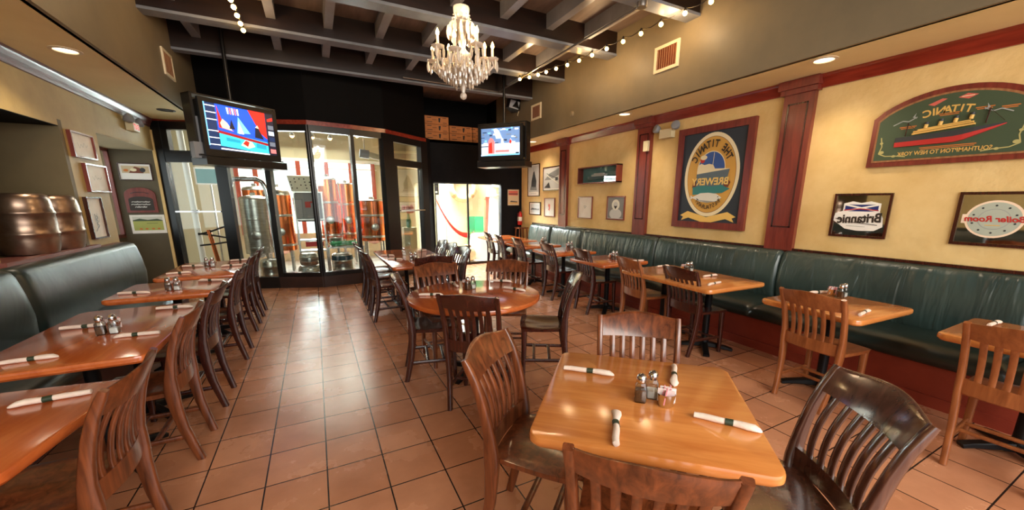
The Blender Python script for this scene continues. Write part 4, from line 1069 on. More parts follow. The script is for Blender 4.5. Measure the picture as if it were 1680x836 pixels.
# ------------------------------------------------------------------ televisions
def screen_mat(n, rgb, e=1.25): return col('screen_' + n, rgb, .3, e)
for n, c in (('navy', (24, 46, 84)), ('blue', (30, 84, 214)), ('lightblue', (120, 190, 232)), ('red', (226, 44, 34)), ('darkred', (150, 24, 30)), ('cyan', (60, 200, 222)), ('white', (244, 246, 250)), ('pale', (196, 214, 234)), ('skin', (232, 200, 176)), ('dark', (26, 28, 44)), ('grey', (104, 112, 124)), ('steelblue', (96, 126, 168)), ('rose', (226, 120, 118)), ('teal', (34, 150, 176))):
    screen_mat(n, c)
def television(label, loc, ang, w, h, kind, poleh):
    r = thing('television', label, 'television', loc, ang)
    # local: x right, y away from viewer (screen faces -y), z up; origin at the middle of the screen
    d = .16
    b = MB(); t = .05
    b.span((-w / 2, -.03, -h / 2 - .035), (w / 2, .02, -h / 2 + t)); b.span((-w / 2, -.03, h / 2 - t), (w / 2, .02, h / 2)); b.span((-w / 2, -.03, -h / 2 + t), (-w / 2 + t, .02, h / 2 - t)); b.span((w / 2 - t, -.03, -h / 2 + t), (w / 2, .02, h / 2 - t))
    obj('bezel', b, 'plastic_black', r, 0)
    b = MB(); b.span((-w / 2 + .02, .02, -h / 2 + .02), (w / 2 - .02, d, h / 2 - .02)); obj('case', b, 'plastic_black', r, 0)
    b = MB(); b.span((-w / 2 - .02, -.06, -h / 2 - .15), (w / 2 + .06, .3, -h / 2 - .05)); obj('shelf_box', b, 'black_frame', r, 0)
    b = MB(); b.span((-w / 2 - .05, .0, -h / 2 - .04), (w / 2 + .05, .24, -h / 2 - .02)); b.span((-w / 2 - .05, .05, -h / 2 - .04), (-w / 2 - .02, .24, h / 2 + .05)); b.span((w / 2 + .02, .05, -h / 2 - .04), (w / 2 + .05, .24, h / 2 + .05)); b.span((-w / 2 - .05, .05, h / 2 + .03), (w / 2 + .05, .24, h / 2 + .05)); obj('cradle', b, 'black_frame', r, 0)
    b = MB(); b.tube([(0, .16, h / 2 + .05), (0, .16, poleh)], .025, 10); obj('ceiling_pole', b, 'black_frame', r, 40)
    a, c = w / 2 - t, h / 2 - t
    p = Draw((0, -.005, 0), (1, 0, 0), (0, 0, 1), (0, -1, 0))
    def R(x0, z0, x1, z1, m): p.rect(-a + 2 * a * x0, -c + 2 * c * z0, -a + 2 * a * x1, -c + 2 * c * z1, 'screen_' + m)
    def PL(pts, m): p.poly([(-a + 2 * a * x, -c + 2 * c * z) for x, z in pts], 'screen_' + m)
    if kind == 'ring':
        R(0, 0, 1, 1, 'navy'); PL([(.16, .42), (.16, 1), (.88, 1), (.88, .3)], 'blue'); PL([(.62, 1), (.88, 1), (.88, .38), (.78, .5)], 'red'); PL([(.17, .1), (.17, .42), (.88, .30), (.88, .02)], 'cyan')
        PL([(.15, .44), (.88, .28), (.88, .22), (.15, .38)], 'darkred'); PL([(.18, .98), (.24, .6), (.38, .45), (.18, .5)], 'red'); PL([(.24, .7), (.30, .62), (.36, .46), (.22, .5), (.20, .6)], 'skin')
        PL([(.36, .72), (.40, .5), (.32, .5)], 'dark'); PL([(.46, .8), (.62, .45), (.42, .42)], 'lightblue'); PL([(.46, .7), (.52, .42), (.44, .42)], 'white'); PL([(.7, .6), (.74, .66), (.82, .36), (.68, .38)], 'dark'); PL([(.70, .62), (.74, .68), (.76, .6)], 'skin')
        for z in (.93, .79, .64, .40, .25, .1): R(.01, z, .16, z + .02, 'white')
        R(.0, .08, .025, 1, 'lightblue'); PL([(.45, .16), (.52, .29), (.62, .26), (.66, .16), (.56, .10)], 'skin'); PL([(.48, .2), (.53, .28), (.58, .25), (.55, .14)], 'red'); PL([(.25, .30), (.45, .27), (.45, .2), (.25, .22)], 'teal'); PL([(.68, .25), (.84, .22), (.84, .12), (.68, .14)], 'teal')
        PL([(.16, .05), (.88, .03), (.88, .0), (.16, .02)], 'white'); R(.88, 0, 1, 1, 'dark'); PL([(.90, .86), (.99, .92), (.99, .84), (.90, .80)], 'red')
        for z, m in ((.62, 'grey'), (.48, 'pale'), (.34, 'navy'), (.22, 'grey'), (.05, 'rose')): R(.90, z, .99, z + .1, m)
        for k in range(5): PL([(.30 + .035 * k, .96), (.325 + .035 * k, .96), (.33 + .035 * k, .82), (.31 + .035 * k, .82)], 'rose' if k % 2 else 'white')
    else:
        R(0, 0, 1, 1, 'pale'); R(0, .45, 1, 1, 'steelblue')
        random.seed(3)
        for k in range(26):
            x, z = random.random() * .9, .45 + random.random() * .5; R(x, z, x + .04 + .08 * random.random(), z + .02 + .05 * random.random(), random.choice(['pale', 'white', 'grey', 'lightblue', 'navy']))
        PL([(.33, .95), (.40, .62), (.55, .62), (.47, .9), (.40, .98)], 'white'); PL([(.18, .08), (.2, .55), (.25, .66), (.31, .62), (.36, .5), (.36, .08)], 'rose'); PL([(.2, .1), (.21, .45), (.29, .5), (.3, .1)], 'red'); R(.0, .33, .2, .36, 'dark')
        PL([(.52, .1), (.53, .6), (.55, .62), (.58, .6), (.62, .1)], 'white'); PL([(.73, .05), (.74, .5), (.77, .6), (.8, .5), (.84, .05)], 'white'); PL([(.73, .45), (.76, .58), (.8, .5), (.78, .4)], 'red'); R(.38, .12, .74, .2, 'rose'); R(0, 0, 1, .06, 'lightblue'); R(.9, .05, .98, .1, 'dark'); PL([(.0, .0), (.1, .3), (.2, .05)], 'white')
    k = obj('screen', p.mb, p.mats, r, 0, fix=False)
    return r
television('flat television with a boxing ring on screen, hung before the left glass doors', (-.80, 6.83, 2.48), math.atan2(.65, .86), 1.0, .68, 'ring', 1.36)
television('smaller corner television showing kitchen figures, hung near the right soffit', (3.13, 6.72, 2.585), math.radians(-50), .88, .58, 'kitchen', 1.25)
r = thing('junction_box', 'small pale grey box fixed to the left side of the boxing-ring television', 'box', (-1.26, 6.60, 2.17)); b = MB(); b.box((0, 0, 0), (.16, .1, .2), .6); b.box((-.0, .02, .26), (.06, .06, .32), .6); obj('case', b, 'plastic_grey', r, 0)
r = thing('wall_speaker', 'black wall speaker with a grey front above the corner television', 'speaker', (4.0, 7.75, 3.5))
b = MB(); b.box((-.06, 0, 0), (.22, .26, .2), 0, 0, Euler((0, .35, .5)).to_matrix()); obj('cabinet', b, 'plastic_black', r, 0)
b = MB(); b.box((-.12, -.115, -.02), (.2, .01, .15), 0, 0, Euler((0.3, .2, -.2)).to_matrix()); obj('grille', b, 'plastic_grey', r, 0)
b = MB(); b.tube([(.02, -.05, -.1), (.0, -.02, -.2), (.05, 0, -.22), (.06, .02, -.05)], .006, 6); obj('cable', b, 'beige', r, 40)

# ------------------------------------------------------------------ cardboard boxes on the ledge
def carton(x, z, w, label):
    h = .163; d = .36
    r = thing('cardboard_box', label, 'box', (x, 9.06, z), 0, 'cardboard boxes on the ledge')
    b = MB(); b.box((0, 0, h / 2), (w, d, h - .004)); obj('carton', b, 'cardboard', r, 0)
    p = Draw((0, -d / 2, h / 2), (1, 0, 0), (0, 0, 1), (0, -1, 0)); p.new(.0005)
    if w > .3:
        p.poly([(.04, .045), (.09, .05), (.075, -.045), (.045, -.04)], 'print_black').rect(-.22, .035, -.12, .048, 'print_black').rect(-.22, -.05, -.10, -.038, 'print_black').rect(-.1, .0, .0, .008, 'print_black').rect(.13, .045, .22, .055, 'print_black').rect(.14, -.055, .23, -.045, 'print_black')
    else: p.rect(-w * .4, .03, w * .3, .04, 'print_black').rect(-w * .4, -.05, w * .1, -.04, 'print_black')
    p.rect(-w / 2, .066, w / 2, .069, 'brown_flat'); k = obj('printing', p.mb, p.mats, r, 0, fix=False)
for k, n in enumerate(('lowest', 'middle', 'topmost')): carton(2.58, 2.862 + .165 * k, .54, n + ' cardboard box in the left stack of three on the ledge')
for k, n in enumerate(('lower', 'upper')): carton(3.14, 2.862 + .165 * k, .54, n + ' cardboard box in the second stack on the ledge')
for k, n in enumerate(('lower', 'upper')): carton(3.61, 2.862 + .165 * k, .36, n + ' cardboard box in the right stack half hidden by the corner television')

# ------------------------------------------------------------------ kegs
def keg(loc, label, mat, h=.53, r_=.19, group=None, band=None, tilt=0):
    r = thing('beer_keg', label, 'keg', loc, 0, group); s = h / .53
    b = MB(); R_ = r_
    pr = [(R_ * .70, 0), (R_ * .86, .01), (R_ * .93, .06), (R_ * .98, .13), (R_ * .985, .165), (R_ * 1.015, .175), (R_ * 1.015, .19), (R_ * .985, .20), (R_, .26), (R_, .29), (R_ * .985, .345), (R_ * 1.015, .355), (R_ * 1.015, .37), (R_ * .985, .38), (R_ * .97, .43), (R_ * .93, .48), (R_ * .86, .515), (R_ * .74, .528), (R_ * .70, .515), (R_ * .05, .505)]
    b.lathe([(a, z * s) for a, z in pr], 32); obj('barrel', b, mat, r, 50)
    b = MB(); b.lathe([(.03, .5 * s), (.03, .52 * s), (.02, .528 * s), (.001, .528 * s)], 14); obj('valve', b, 'steel', r, 40)
    if band:
        b = MB(); b.lathe([(R_ * 1.005, .385 * s), (R_ * 1.0, .43 * s), (R_ * .97, .48 * s)], 32, cap=False); obj('painted_band', b, band, r, 50)
    return r
keg((-2.32, 5.10, NZ0), 'dull metal beer keg in the niche, left one at the frame edge', 'keg_metal', .54, .2, 'kegs in the wall niche')
keg((-2.31, 5.54, NZ0), 'dull metal beer keg in the niche, right one beside the wall corner', 'keg_metal', .53, .195, 'kegs in the wall niche')

# ------------------------------------------------------------------ chandelier
def chandelier():
    cx, cy = 1.27, 3.5
    r = thing('chandelier', 'crystal chandelier with lit candle bulbs hanging from the dark ceiling', 'chandelier', (cx, cy, 2.44))
    def part(n, mb, m, sm=50, par=None): return obj(n, mb, m, par or r, sm)
    b = MB()
    for k in range(16):
        z = .70 + .044 * k; a = (k % 2) * PI / 2
        pts = [(.011 * math.cos(t) * math.cos(a), .011 * math.cos(t) * math.sin(a), z + .026 * math.sin(t)) for t in [2 * PI * i / 10 for i in range(11)]]
        b.tube(pts, .003, 5)
    part('chain', b, 'conduit')
    b = MB(); b.lathe([(.06, 1.37), (.06, 1.40), (.02, 1.35), (.012, 1.33)], 16); part('ceiling_rose', b, 'conduit')
    b = MB(); b.lathe([(.015, .60), (.05, .61), (.065, .64), (.072, .68), (.068, .695), (.04, .69), (.015, .70)], 18); part('crown', b, 'crystal')
    b = MB(); b.lathe([(.012, .0), (.030, .14), (.04, .18), (.03, .2), (.045, .25), (.06, .30), (.058, .34), (.035, .37), (.026, .39), (.035, .42), (.03, .47), (.04, .52), (.028, .56), (.015, .6)], 16); part('stem', b, 'crystal')
    b = MB(); b.lathe([(.03, .15), (.07, .155), (.12, .17), (.15, .19), (.145, .2), (.06, .18), (.03, .18)], 24); part('bowl', b, 'crystal')
    b = MB(); b.sphere((0, 0, .0), .03, 14, 10); part('ball_drop', b, 'crystal')
    b = MB(); b.lathe([(.02, .545), (.09, .55), (.11, .56), (.105, .566), (.02, .56)], 20); part('upper_canopy', b, 'crystal')
    bulbs = []
    for k in range(8):
        a = 2 * PI * k / 8 + .2; ca, sa = math.cos(a), math.sin(a); R_ = .265 if k % 2 else .235; zt = .30 if k % 2 else .36
        pts = [(ca * q, sa * q, z) for q, z in ((.04, .24), (.10, .20), (.17, .175), (.23, .19), (R_ + .01, .23), (R_, zt - .03))]
        arm = part('arm', MB().tube(pts, .008, 8), 'crystal')
        b = MB(); b.lathe([(.012, zt - .03), (.045, zt - .025), (.055, zt - .01), (.05, zt - .008), (.014, zt - .012)], 16, (ca * R_, sa * R_, 0)); part('drip_pan', b, 'crystal', 50, arm)
        b = MB(); b.lathe([(.011, zt - .01), (.011, zt + .065), (.008, zt + .068)], 10, (ca * R_, sa * R_, 0)); part('candle_sleeve', b, 'candle', 50, arm)
        b = MB(); b.lathe([(.006, zt + .066), (.015, zt + .08), (.015, zt + .092), (.007, zt + .11), (.001, zt + .124)], 10, (ca * R_, sa * R_, 0)); part('bulb', b, 'bulb_warm', 50, arm)
        bulbs.append((cx + ca * R_, cy + sa * R_, 2.44 + zt + .09))
    m0 = MB(); m0.lathe([(.001, 0), (.006, -.006), (.010, -.024), (.008, -.05), (.001, -.062)], 6); m0.sphere((0, 0, .007), .006, 8, 6)
    proto = None; n = 0
    rows = [(.10, .55, 10, 1.25), (.066, .62, 6, .9)] + [(.145, .19, 14, 1.15), (.10, .165, 10, 1.1), (.06, .14, 6, 1.0), (.19, .20, 14, 1.0)]
    spots = []
    for R_, z, c, sc in rows:
        for k in range(c): spots.append((R_ * math.cos(2 * PI * k / c + z * 9), R_ * math.sin(2 * PI * k / c + z * 9), z, sc))
    for k in range(8):
        a = 2 * PI * k / 8 + .2; R_ = .265 if k % 2 else .235; zt = .30 if k % 2 else .36
        for j in range(4):
            t = a + .0 + (j - 1.5) * 1.57; spots.append((R_ * math.cos(a) + .048 * math.cos(t), R_ * math.sin(a) + .048 * math.sin(t), zt - .022, 1.3))
    for x, y, z, sc in spots:
        if proto is None: proto = obj('crystal_drop', m0, 'crystal', r, 0); c = proto
        else: c = proto.copy(); COL.objects.link(c)
        c.location = (x, y, z); c.scale = (sc, sc, sc * 1.1)
    b = MB(); random.seed(11)
    for R_, z, c, sc in ((.21, .235, 20, 1.3), (.17, .215, 18, 1.4), (.125, .18, 16, 1.3), (.085, .15, 12, 1.3), (.115, .56, 14, 1.7), (.08, .50, 8, 1.5), (.24, .26, 20, 1.1), (.15, .30, 14, 1.3)):
        for k in range(c):
            a = 2 * PI * (k + .37) / c + z * 5; q = MB(); q.lathe([(.001, 0), (.007, -.006), (.011, -.024), (.009, -.05), (.001, -.062)], 5)
            q.xform(Matrix.Translation((R_ * math.cos(a), R_ * math.sin(a), z + random.uniform(-.012, .012))) @ Matrix.Scale(sc, 4)); b.add(q.v, q.f)
    part('crystal_skirt', b, 'crystal', 0)['kind'] = 'stuff'
    # strings of beads from the crown
    b = MB()
    for k in range(10):
        a = 2 * PI * k / 10
        for j in range(7):
            t = j / 6; R_ = .065 + .04 * t + .0 ; z = .66 - .10 * t - .03 * math.sin(t * PI); b.sphere((R_ * math.cos(a), R_ * math.sin(a), z), .006, 6, 4)
    o = part('bead_strings', b, 'crystal'); o['kind'] = 'stuff'
    return bulbs
CB = chandelier()

# ------------------------------------------------------------------ string lights and conduit
def string_lights(pts, anchor, label):
    r = thing('string_light', label, 'string lights', pts[0])
    o = Vector(pts[0]); path = []
    for a, c in zip(pts, pts[1:]):
        a, c = Vector(a), Vector(c)
        for j in range(4): t = j / 4; q = a.lerp(c, t); q.z += .035 - .03 * math.sin(t * PI) ; path.append(q - o)
    path.append(Vector(pts[-1]) + Vector((0, 0, .035)) - o)
    if anchor: path += [Vector(q) - o for q in anchor]
    obj('cable', MB().tube(path, .005, 6), 'wire', r, 50)
    for q in pts:
        q = Vector(q) - o
        k = obj('socket', MB().lathe([(.012, .0), (.014, .01), (.014, .035), (.006, .045)], 10, q), 'wire', r, 50)
        obj('bulb', MB().sphere((q.x, q.y, q.z - .015), .024, 10, 8), 'bulb_warm', k, 50)
RB = [(3.327, 6.346), (3.42, 6.18), (3.485, 6.0), (3.53, 5.82), (3.585, 5.61), (3.645, 5.39), (3.69, 5.15), (3.725, 4.89), (3.755, 4.61), (3.785, 4.32), (3.81, 4.03), (3.83, 3.73), (3.85, 3.41), (3.881, 3.111)]
string_lights([(x, y, 3.50) if y > 0 else 0 for x, y in [((x - 0) * (3.5 - 1.53) / 2.05, y * (3.5 - 1.53) / 2.05) for x, y in RB]], [(3.75, 2.6, 3.55), (3.78, 1.5, 3.54)], 'string of glowing bulbs along the right soffit')
string_lights([(-.545, y, 3.50) for y in (5.18, 5.35, 5.56, 5.78, 5.98)], None, 'short string of glowing bulbs under the beams on the left')
r = thing('conduit_pipe', 'thin metal conduit with a junction box running under the beams on the right', 'pipe', (3.2, 5.4, 3.52))
obj('pipe', MB().tube([(.02, -1.98, 0), (.03, 0, .0), (.06, 1.68, .0)], .014, 8), 'conduit', r, 50)
obj('junction', MB().lathe([(.05, -.03), (.055, -.02), (.055, .02), (.05, .025)], 14, (.02, -1.98, .005)), 'conduit', r, 40)
obj('branch_pipe', MB().tube([(.06, 1.68, .0), (-.6, 1.66, 0), (-1.7, 1.62, 0.0)], .01, 8), 'conduit', r, 50)

# ------------------------------------------------------------------ fire extinguisher and stand
r = thing('fire_extinguisher', 'red fire extinguisher on the dark wall in the far right corner', 'fire extinguisher', (4.60, 8.75, .94))
obj('cylinder', MB().lathe([(.055, 0), (.06, .01), (.06, .26), (.05, .30), (.022, .325), (.02, .34)], 18), 'red_plastic', r, 40)
obj('valve', MB().box((0, 0, .36), (.035, .035, .05)).box((0, -.03, .395), (.02, .11, .012)), 'plastic_black', r, 0)
obj('hose', MB().tube([(0, -.02, .36), (-.05, -.06, .34), (-.075, -.06, .25), (-.07, -.05, .12)], .009, 8), 'plastic_black', r, 50)
obj('instruction_label', MB().lathe([(.0608, .10), (.0608, .2)], 18, cap=False), 'white_print', r, 40)
obj('wall_bracket', MB().box((0, .07, .2), (.05, .05, .2)), 'steel', r, 0)
r = thing('high_chair', 'dark wooden stand in the far right corner below the extinguisher', 'stand', (4.54, 8.55, 0))
for sx in (-1, 1):
    for sy in (-1, 1): obj('leg', MB().sweep([(sx * .13, sy * .13, 0), (sx * .10, sy * .10, .86)], [(.028, .028)] * 2), 'chair_mid', r, 40)
obj('top_panel', MB().box((0, 0, .88), (.26, .26, .03)), 'chair_mid', r, 0); obj('shelf', MB().box((0, 0, .4), (.24, .24, .02)), 'chair_mid', r, 0)
r.name = 'plant_stand'

# ------------------------------------------------------------------ brewing room
def tank(loc, R_, z0, z1, label, mat='copper', dome=.12, legs=True, top='steel', group='copper brewing tanks'):
    r = thing('brewing_tank', label, 'tank', loc, 0, group); h = z1 - z0
    obj('vessel', MB().lathe([(.04, z0 - .10), (R_ * .6, z0 - .04), (R_, z0), (R_, z1)], 36), mat, r, 40)
    obj('dome_lid', MB().lathe([(R_ * 1.01, z1), (R_ * 1.02, z1 + .02), (R_ * .9, z1 + dome * .6), (R_ * .5, z1 + dome * .95), (R_ * .2, z1 + dome), (R_ * .18, z1 + dome + .05), (.001, z1 + dome + .05)], 36), top, r, 40)
    for zz in (z0 + h * .08, z0 + h * .62):
        obj('hoop', MB().lathe([(R_ * 1.005, zz), (R_ * 1.015, zz + .01), (R_ * 1.015, zz + .04), (R_ * 1.005, zz + .05)], 36, cap=False), 'steel', r, 40)
    if legs:
        for k in range(4):
            a = PI / 4 + k * PI / 2; x, y = R_ * .8 * math.cos(a), R_ * .8 * math.sin(a)
            obj('leg', MB().tube([(x, y, 0), (x, y, z0 + .02)], .03, 10), 'steel', r, 40)
    obj('side_pipe', MB().tube([(R_ + .03, -.05, z0 + .1), (R_ + .06, -.08, z0 + h * .5), (R_ + .03, -.05, z1 - .05)], .018, 8), 'steel', r, 40)
    obj('manway', MB().lathe([(.09, 0), (.09, .03), (.06, .04), (.001, .04)], 16).xform(Matrix.Translation((0, -R_ - .0, z0 + h * .35)) @ Matrix.Rotation(PI / 2, 4, 'X')), 'steel', r, 40)
    return r
tank((-1.06, 9.25, 0), .24, .5, 1.55, 'polished tank under a bent steel pipe, behind the double door', 'steel', .08)
r = thing('steel_pipe_arch', 'bent shiny steel pipe arching over the leftmost tank', 'pipe', (-1.06, 9.1, 0))
obj('pipe', MB().tube([(-.33, -.1, 0), (-.31, -.1, 1.72)] + [(-.31 + .09 * (1 - math.cos(t)), -.1, 1.72 + .2 * math.sin(t)) for t in (.5, 1.0, 1.57)] + [(.12, -.1, 1.93), (.21, -.1, 1.88), (.26, -.1, 1.75), (.29, -.1, 1.3), (.3, -.1, 0)], .045, 12), 'chrome', r, 50)
tank((-.70, 10.0, 0), .27, .46, 1.64, 'copper tank with a glassy steel lid, left of the control cabinet', dome=.18)
tank((-1.16, 10.55, 0), .24, .5, 1.75, 'copper tank standing behind the bent steel pipe', dome=.1)
tank((.30, 10.3, 0), .21, .6, 2.0, 'tall narrow copper tank right of the control cabinet', dome=.08)
tank((.72, 10.75, 0), .22, .6, 1.92, 'tall copper tank farthest back beside the narrow one', dome=.05)
tank((1.25, 10.2, 0), .34, .58, 1.52, 'wide low copper tank at the right of the brewing room', dome=.05)
r = thing('control_cabinet', 'steel control cabinet with a sloped cream button panel and open shelves', 'cabinet', (-.10, 9.25, 0))
obj('back_panel', MB().box((0, .1, 1.4), (.52, .04, .6)), 'plastic_grey', r, 0)
for sx in (-1, 1):
    obj('post', MB().box((sx * .25, -.1, .86), (.03, .03, 1.70)), 'steel', r, 0); obj('post', MB().box((sx * .25, .12, .86), (.03, .03, 1.70)), 'steel', r, 0)
for z in (.5, .72, 1.15, 1.70): obj('shelf', MB().box((0, .0, z), (.54, .28, .025)), 'steel', r, 0)
col('panel_cream', (250, 244, 220)); pan = obj('button_panel', MB().rings([[(-.28, -.15, 1.715), (.2, -.15, 1.715), (.2, .12, 1.715), (-.28, .12, 1.715)], [(-.34, -.02, 2.02), (.12, -.02, 2.02), (.12, .12, 2.04), (-.34, .12, 2.04)]]), 'panel_cream', r, 0)
b = MB(); random.seed(5)
for i in range(5):
    for j in range(4):
        if random.random() < .8:
            t = .2 + j * .2; x = -.25 + i * .085 - .06 * t; b.box((x, -.15 + .13 * t - .006, 1.715 + .305 * t), (.022, .014, .022))
b.box((.05, -.12, 1.76), (.18, .012, .02)); obj('button', b, 'print_black', pan, 0)['kind'] = 'stuff'
obj('gauge_panel', MB().box((-.03, -.12, 1.42), (.44, .02, .5)), 'plastic_grey', r, 0); obj('warning_sticker', MB().box((-.02, -.135, 1.45), (.1, .006, .12)).box((.06, -.135, 1.5), (.08, .006, .03)), 'red_flat', r, 0)
obj('red_tray', MB().box((.03, -.05, .64), (.34, .16, .1)), 'red_plastic', r, 0)
keg((-.19, 8.45, 0), 'silver keg standing on the floor before the control cabinet', 'steel', .30, .21, 'kegs in the brewing room')
keg((-.19, 8.45, .302), 'small upturned silver keg on top of the keg before the control cabinet', 'steel', .24, .17, 'kegs in the brewing room')
keg((-.86, 8.6, 0), 'silver keg by the left mullion, beneath the copper tank', 'steel', .45, .17, 'kegs in the brewing room')
keg((.40, 8.55, 0), 'silver keg with a dark teal band beneath the hose bench', 'steel', .50, .2, 'kegs in the brewing room', col('band_teal', (24, 62, 74)))
r = thing('work_bench', 'low steel bench carrying a coiled green hose', 'bench', (.52, 9.25, 0))
obj('top', MB().box((0, 0, .55), (.74, .42, .03)), 'steel', r, 0)
for sx in (-1, 1):
    for sy in (-1, 1): obj('leg', MB().box((sx * .34, sy * .18, .27), (.03, .03, .54)), 'steel', r, 0)
pts = [((.24 - .03 * math.sin(t * .37)) * math.cos(t), (.13 + .02 * math.sin(t * .5)) * math.sin(t), .018 + .011 * t / PI + .01 * math.sin(3 * t)) for t in [k * .3 for k in range(84)]]
h = thing('green_hose', 'coiled green hose on the low steel bench', 'hose', (.48, 9.22, .566)); obj('coil', MB().tube(pts, .014, 7), col('hose_green', (70, 160, 104)), h, 50)
b = thing('plastic_tub', 'round grey tub standing on the hose bench', 'tub', (.35, 9.38, .566)); obj('tub', MB().lathe([(.12, 0), (.14, .16), (.15, .17), (.135, .17), (.11, .02)], 20), 'steel', b, 40)
r = thing('valve_stand', 'copper pipe stand with black valve handles behind the left glass door', 'pipe stand', (-1.72, 8.95, 0))
obj('pipe', MB().tube([(.06, 0, 0), (.0, 0, .5), (-.06, 0, 1.0)], .035, 10), 'copper', r, 50)
for k, (z, a) in enumerate(((.98, .3), (.90, -.2), (.74, .1))): obj('handle', MB().tube([(-.22, 0, z - a * .2), (.0, -.02, z), (.34, 0, z + a * .45)], .016, 8), 'plastic_black', r, 50)
obj('base_plate', MB().lathe([(.16, 0), (.16, .02), (.05, .03)], 18), 'iron', r, 40)
r = thing('drain_pipe', 'vertical pale pipe seen through the left glass door', 'pipe', (-2.0, 9.3, 0)); obj('pipe', MB().tube([(0, 0, 0), (-.04, 0, 3.88)], .05, 12), 'white', r, 50); obj('pipe_clamp', MB().lathe([(.06, 1.3), (.06, 1.36)], 14), 'steel', r, 40)
r = thing('wall_picture', 'bright picture on the brewing room wall seen through the left glass door', 'picture', (-2.0, 10.9, 0)); 
obj('board', MB().box((.0, .0, 2.05), (.5, .02, .36)), 'white_print', r, 0); obj('image', MB().box((0, -.014, 2.05), (.44, .004, .3)), 'teal', r, 0)
obj('stand_post', MB().tube([(0, .03, 0), (0, .03, 2.2)], .02, 8), 'steel', r, 40); r.name = 'display_board'; r['category'] = 'display board'; r['label'] = 'bright display board on a post seen through the left glass door'
b = MB(); 
r = thing('exhaust_motor', 'grey motor and duct hung under the brewing room ceiling', 'motor', (1.13, 8.9, 2.47))
obj('housing', MB().tube([(-.2, 0, .02), (-.02, 0, .0)], .085, 14), 'plastic_grey', r, 40); obj('duct', MB().tube([(-.02, 0, 0), (.2, 0, -.05)], .06, 14), 'beige', r, 40); obj('hanger', MB().tube([(-.1, 0, .06), (-.1, 0, 1.43)], .01, 8), 'steel', r, 40)
for k, (x, y) in enumerate(((-.27, 9.5), (.10, 9.5), (.43, 9.5))):
    r = thing('spot_lamp', ('left', 'middle', 'right')[k] + ' bright spot lamp under the brewing room ceiling', 'spot light', (x, y, 2.82), 0, 'spot lamps in the brewing room')
    obj('shade', MB().lathe([(.05, 0), (.045, .03), (.02, .07), (.015, .08)], 14), 'white', r, 40); obj('bulb', MB().sphere((0, 0, .0), .035, 10, 8), 'bulb_warm', r, 40); obj('stem', MB().tube([(0, 0, .08), (0, 0, 1.08)], .006, 6), 'steel', r, 40)
r = thing('flower_shelf', 'green bottle and red blooms on a stand behind the right glass door', 'flower stand', (2.0, 9.6, 0))
obj('stand', MB().box((0, 0, .45), (.3, .26, .9)), 'cream', r, 0); obj('bottle', MB().lathe([(.06, .9), (.065, 1.05), (.03, 1.15), (.025, 1.25)], 14), col('bottle_green', (70, 130, 80)), r, 40)
b = MB(); random.seed(2)
for k in range(14): b.sphere((random.uniform(-.12, .12), random.uniform(-.1, .1), 1.33 + random.uniform(-.06, .1)), .045, 8, 6)
obj('bloom', b, col('bloom_red', (214, 110, 80)), r, 40)['kind'] = 'stuff'

# ------------------------------------------------------------------ patio
r = thing('life_ring', 'pale life ring hanging on the cream patio wall', 'life ring', (3.74, 10.545, 1.93))
b = MB(); rs = []
for k in range(40):
    a = 2 * PI * k / 40; rs.append([((.345 + .085 * math.cos(t)) * math.cos(a), .06 * math.sin(t), (.345 + .085 * math.cos(t)) * math.sin(a)) for t in [2 * PI * j / 12 for j in range(12)]])
rs.append(rs[0]); b.rings(rs, True, False); obj('ring', b, col('ring_cream', (196, 168, 124), .7), r, 60)
for k in range(4):
    a = PI / 4 + k * PI / 2; b = MB(); rs = []
    for q in range(4):
        t2 = a - .12 + .08 * q; rs.append([((.345 + .088 * math.cos(t)) * math.cos(t2), .063 * math.sin(t), (.345 + .088 * math.cos(t)) * math.sin(t2)) for t in [2 * PI * j / 12 for j in range(12)]])
    b.rings(rs, True, False); obj('strap', b, col('strap_tan', (156, 116, 72), .7), r, 60)
r = thing('red_cloth_sash', 'sagging red cloth sash across the patio doorway', 'hammock', (2.7, 9.7, 0))
rs = []
for k in range(17):
    t = k / 16; x = .86 * t; z = 1.60 - 1.55 * t + .62 * t * t - .12 * math.sin(PI * t); w = .05 + .08 * t
    rs.append([(x, -w * .5, z + w * .4), (x, w * .5, z + w * .4), (x + .01, w * .6, z - w * .6), (x + .01, -w * .6, z - w * .7)])
obj('cloth', MB().rings(rs), 'red_plastic', r, 50); obj('hook', MB().tube([(0, 0, 1.60), (-.12, 0, 1.78), (-.12, 0, 0)], .012, 6), 'steel', r, 40); obj('hook', MB().tube([(.86, 0, .6), (1.0, .0, .75), (1.0, 0, 0)], .012, 6), 'steel', r, 40)
r = thing('folding_screen', 'green folding panel leaning on the patio wall', 'panel', (4.02, 10.42, 0))
obj('panel', MB().box((-.12, 0, .55), (.26, .03, 1.1), .25), col('panel_green', (28, 136, 84)), r, 0); obj('panel', MB().box((.13, .0, .55), (.26, .03, 1.1), -.25), 'panel_green', r, 0)
r = thing('red_post', 'red post beside the cream patio wall', 'post', (4.36, 10.3, 0)); obj('shaft', MB().box((0, 0, .8), (.12, .12, 1.6)), 'rust_post', r, 0); obj('cap', MB().box((0, 0, 1.62), (.16, .16, .05)), 'rust_post', r, 0)
r = thing('lighthouse_lamp', 'tall white lighthouse-like lantern on the patio', 'lantern', (4.58, 10.2, 0))
obj('tower', MB().lathe([(.30, 0), (.28, .05), (.2, 1.2), (.18, 1.66)], 20), 'white', r, 40); obj('gallery', MB().lathe([(.24, 1.66), (.24, 1.70), (.14, 1.71)], 20), 'cream', r, 40); obj('lantern_room', MB().lathe([(.13, 1.71), (.13, 1.9), (.17, 1.91), (.03, 2.05)], 16), 'cream', r, 40)
r = thing('cloth_covered_table', 'low table under a white cloth beyond the patio doorway', 'table', (4.0, 9.75, 0))
rs = []
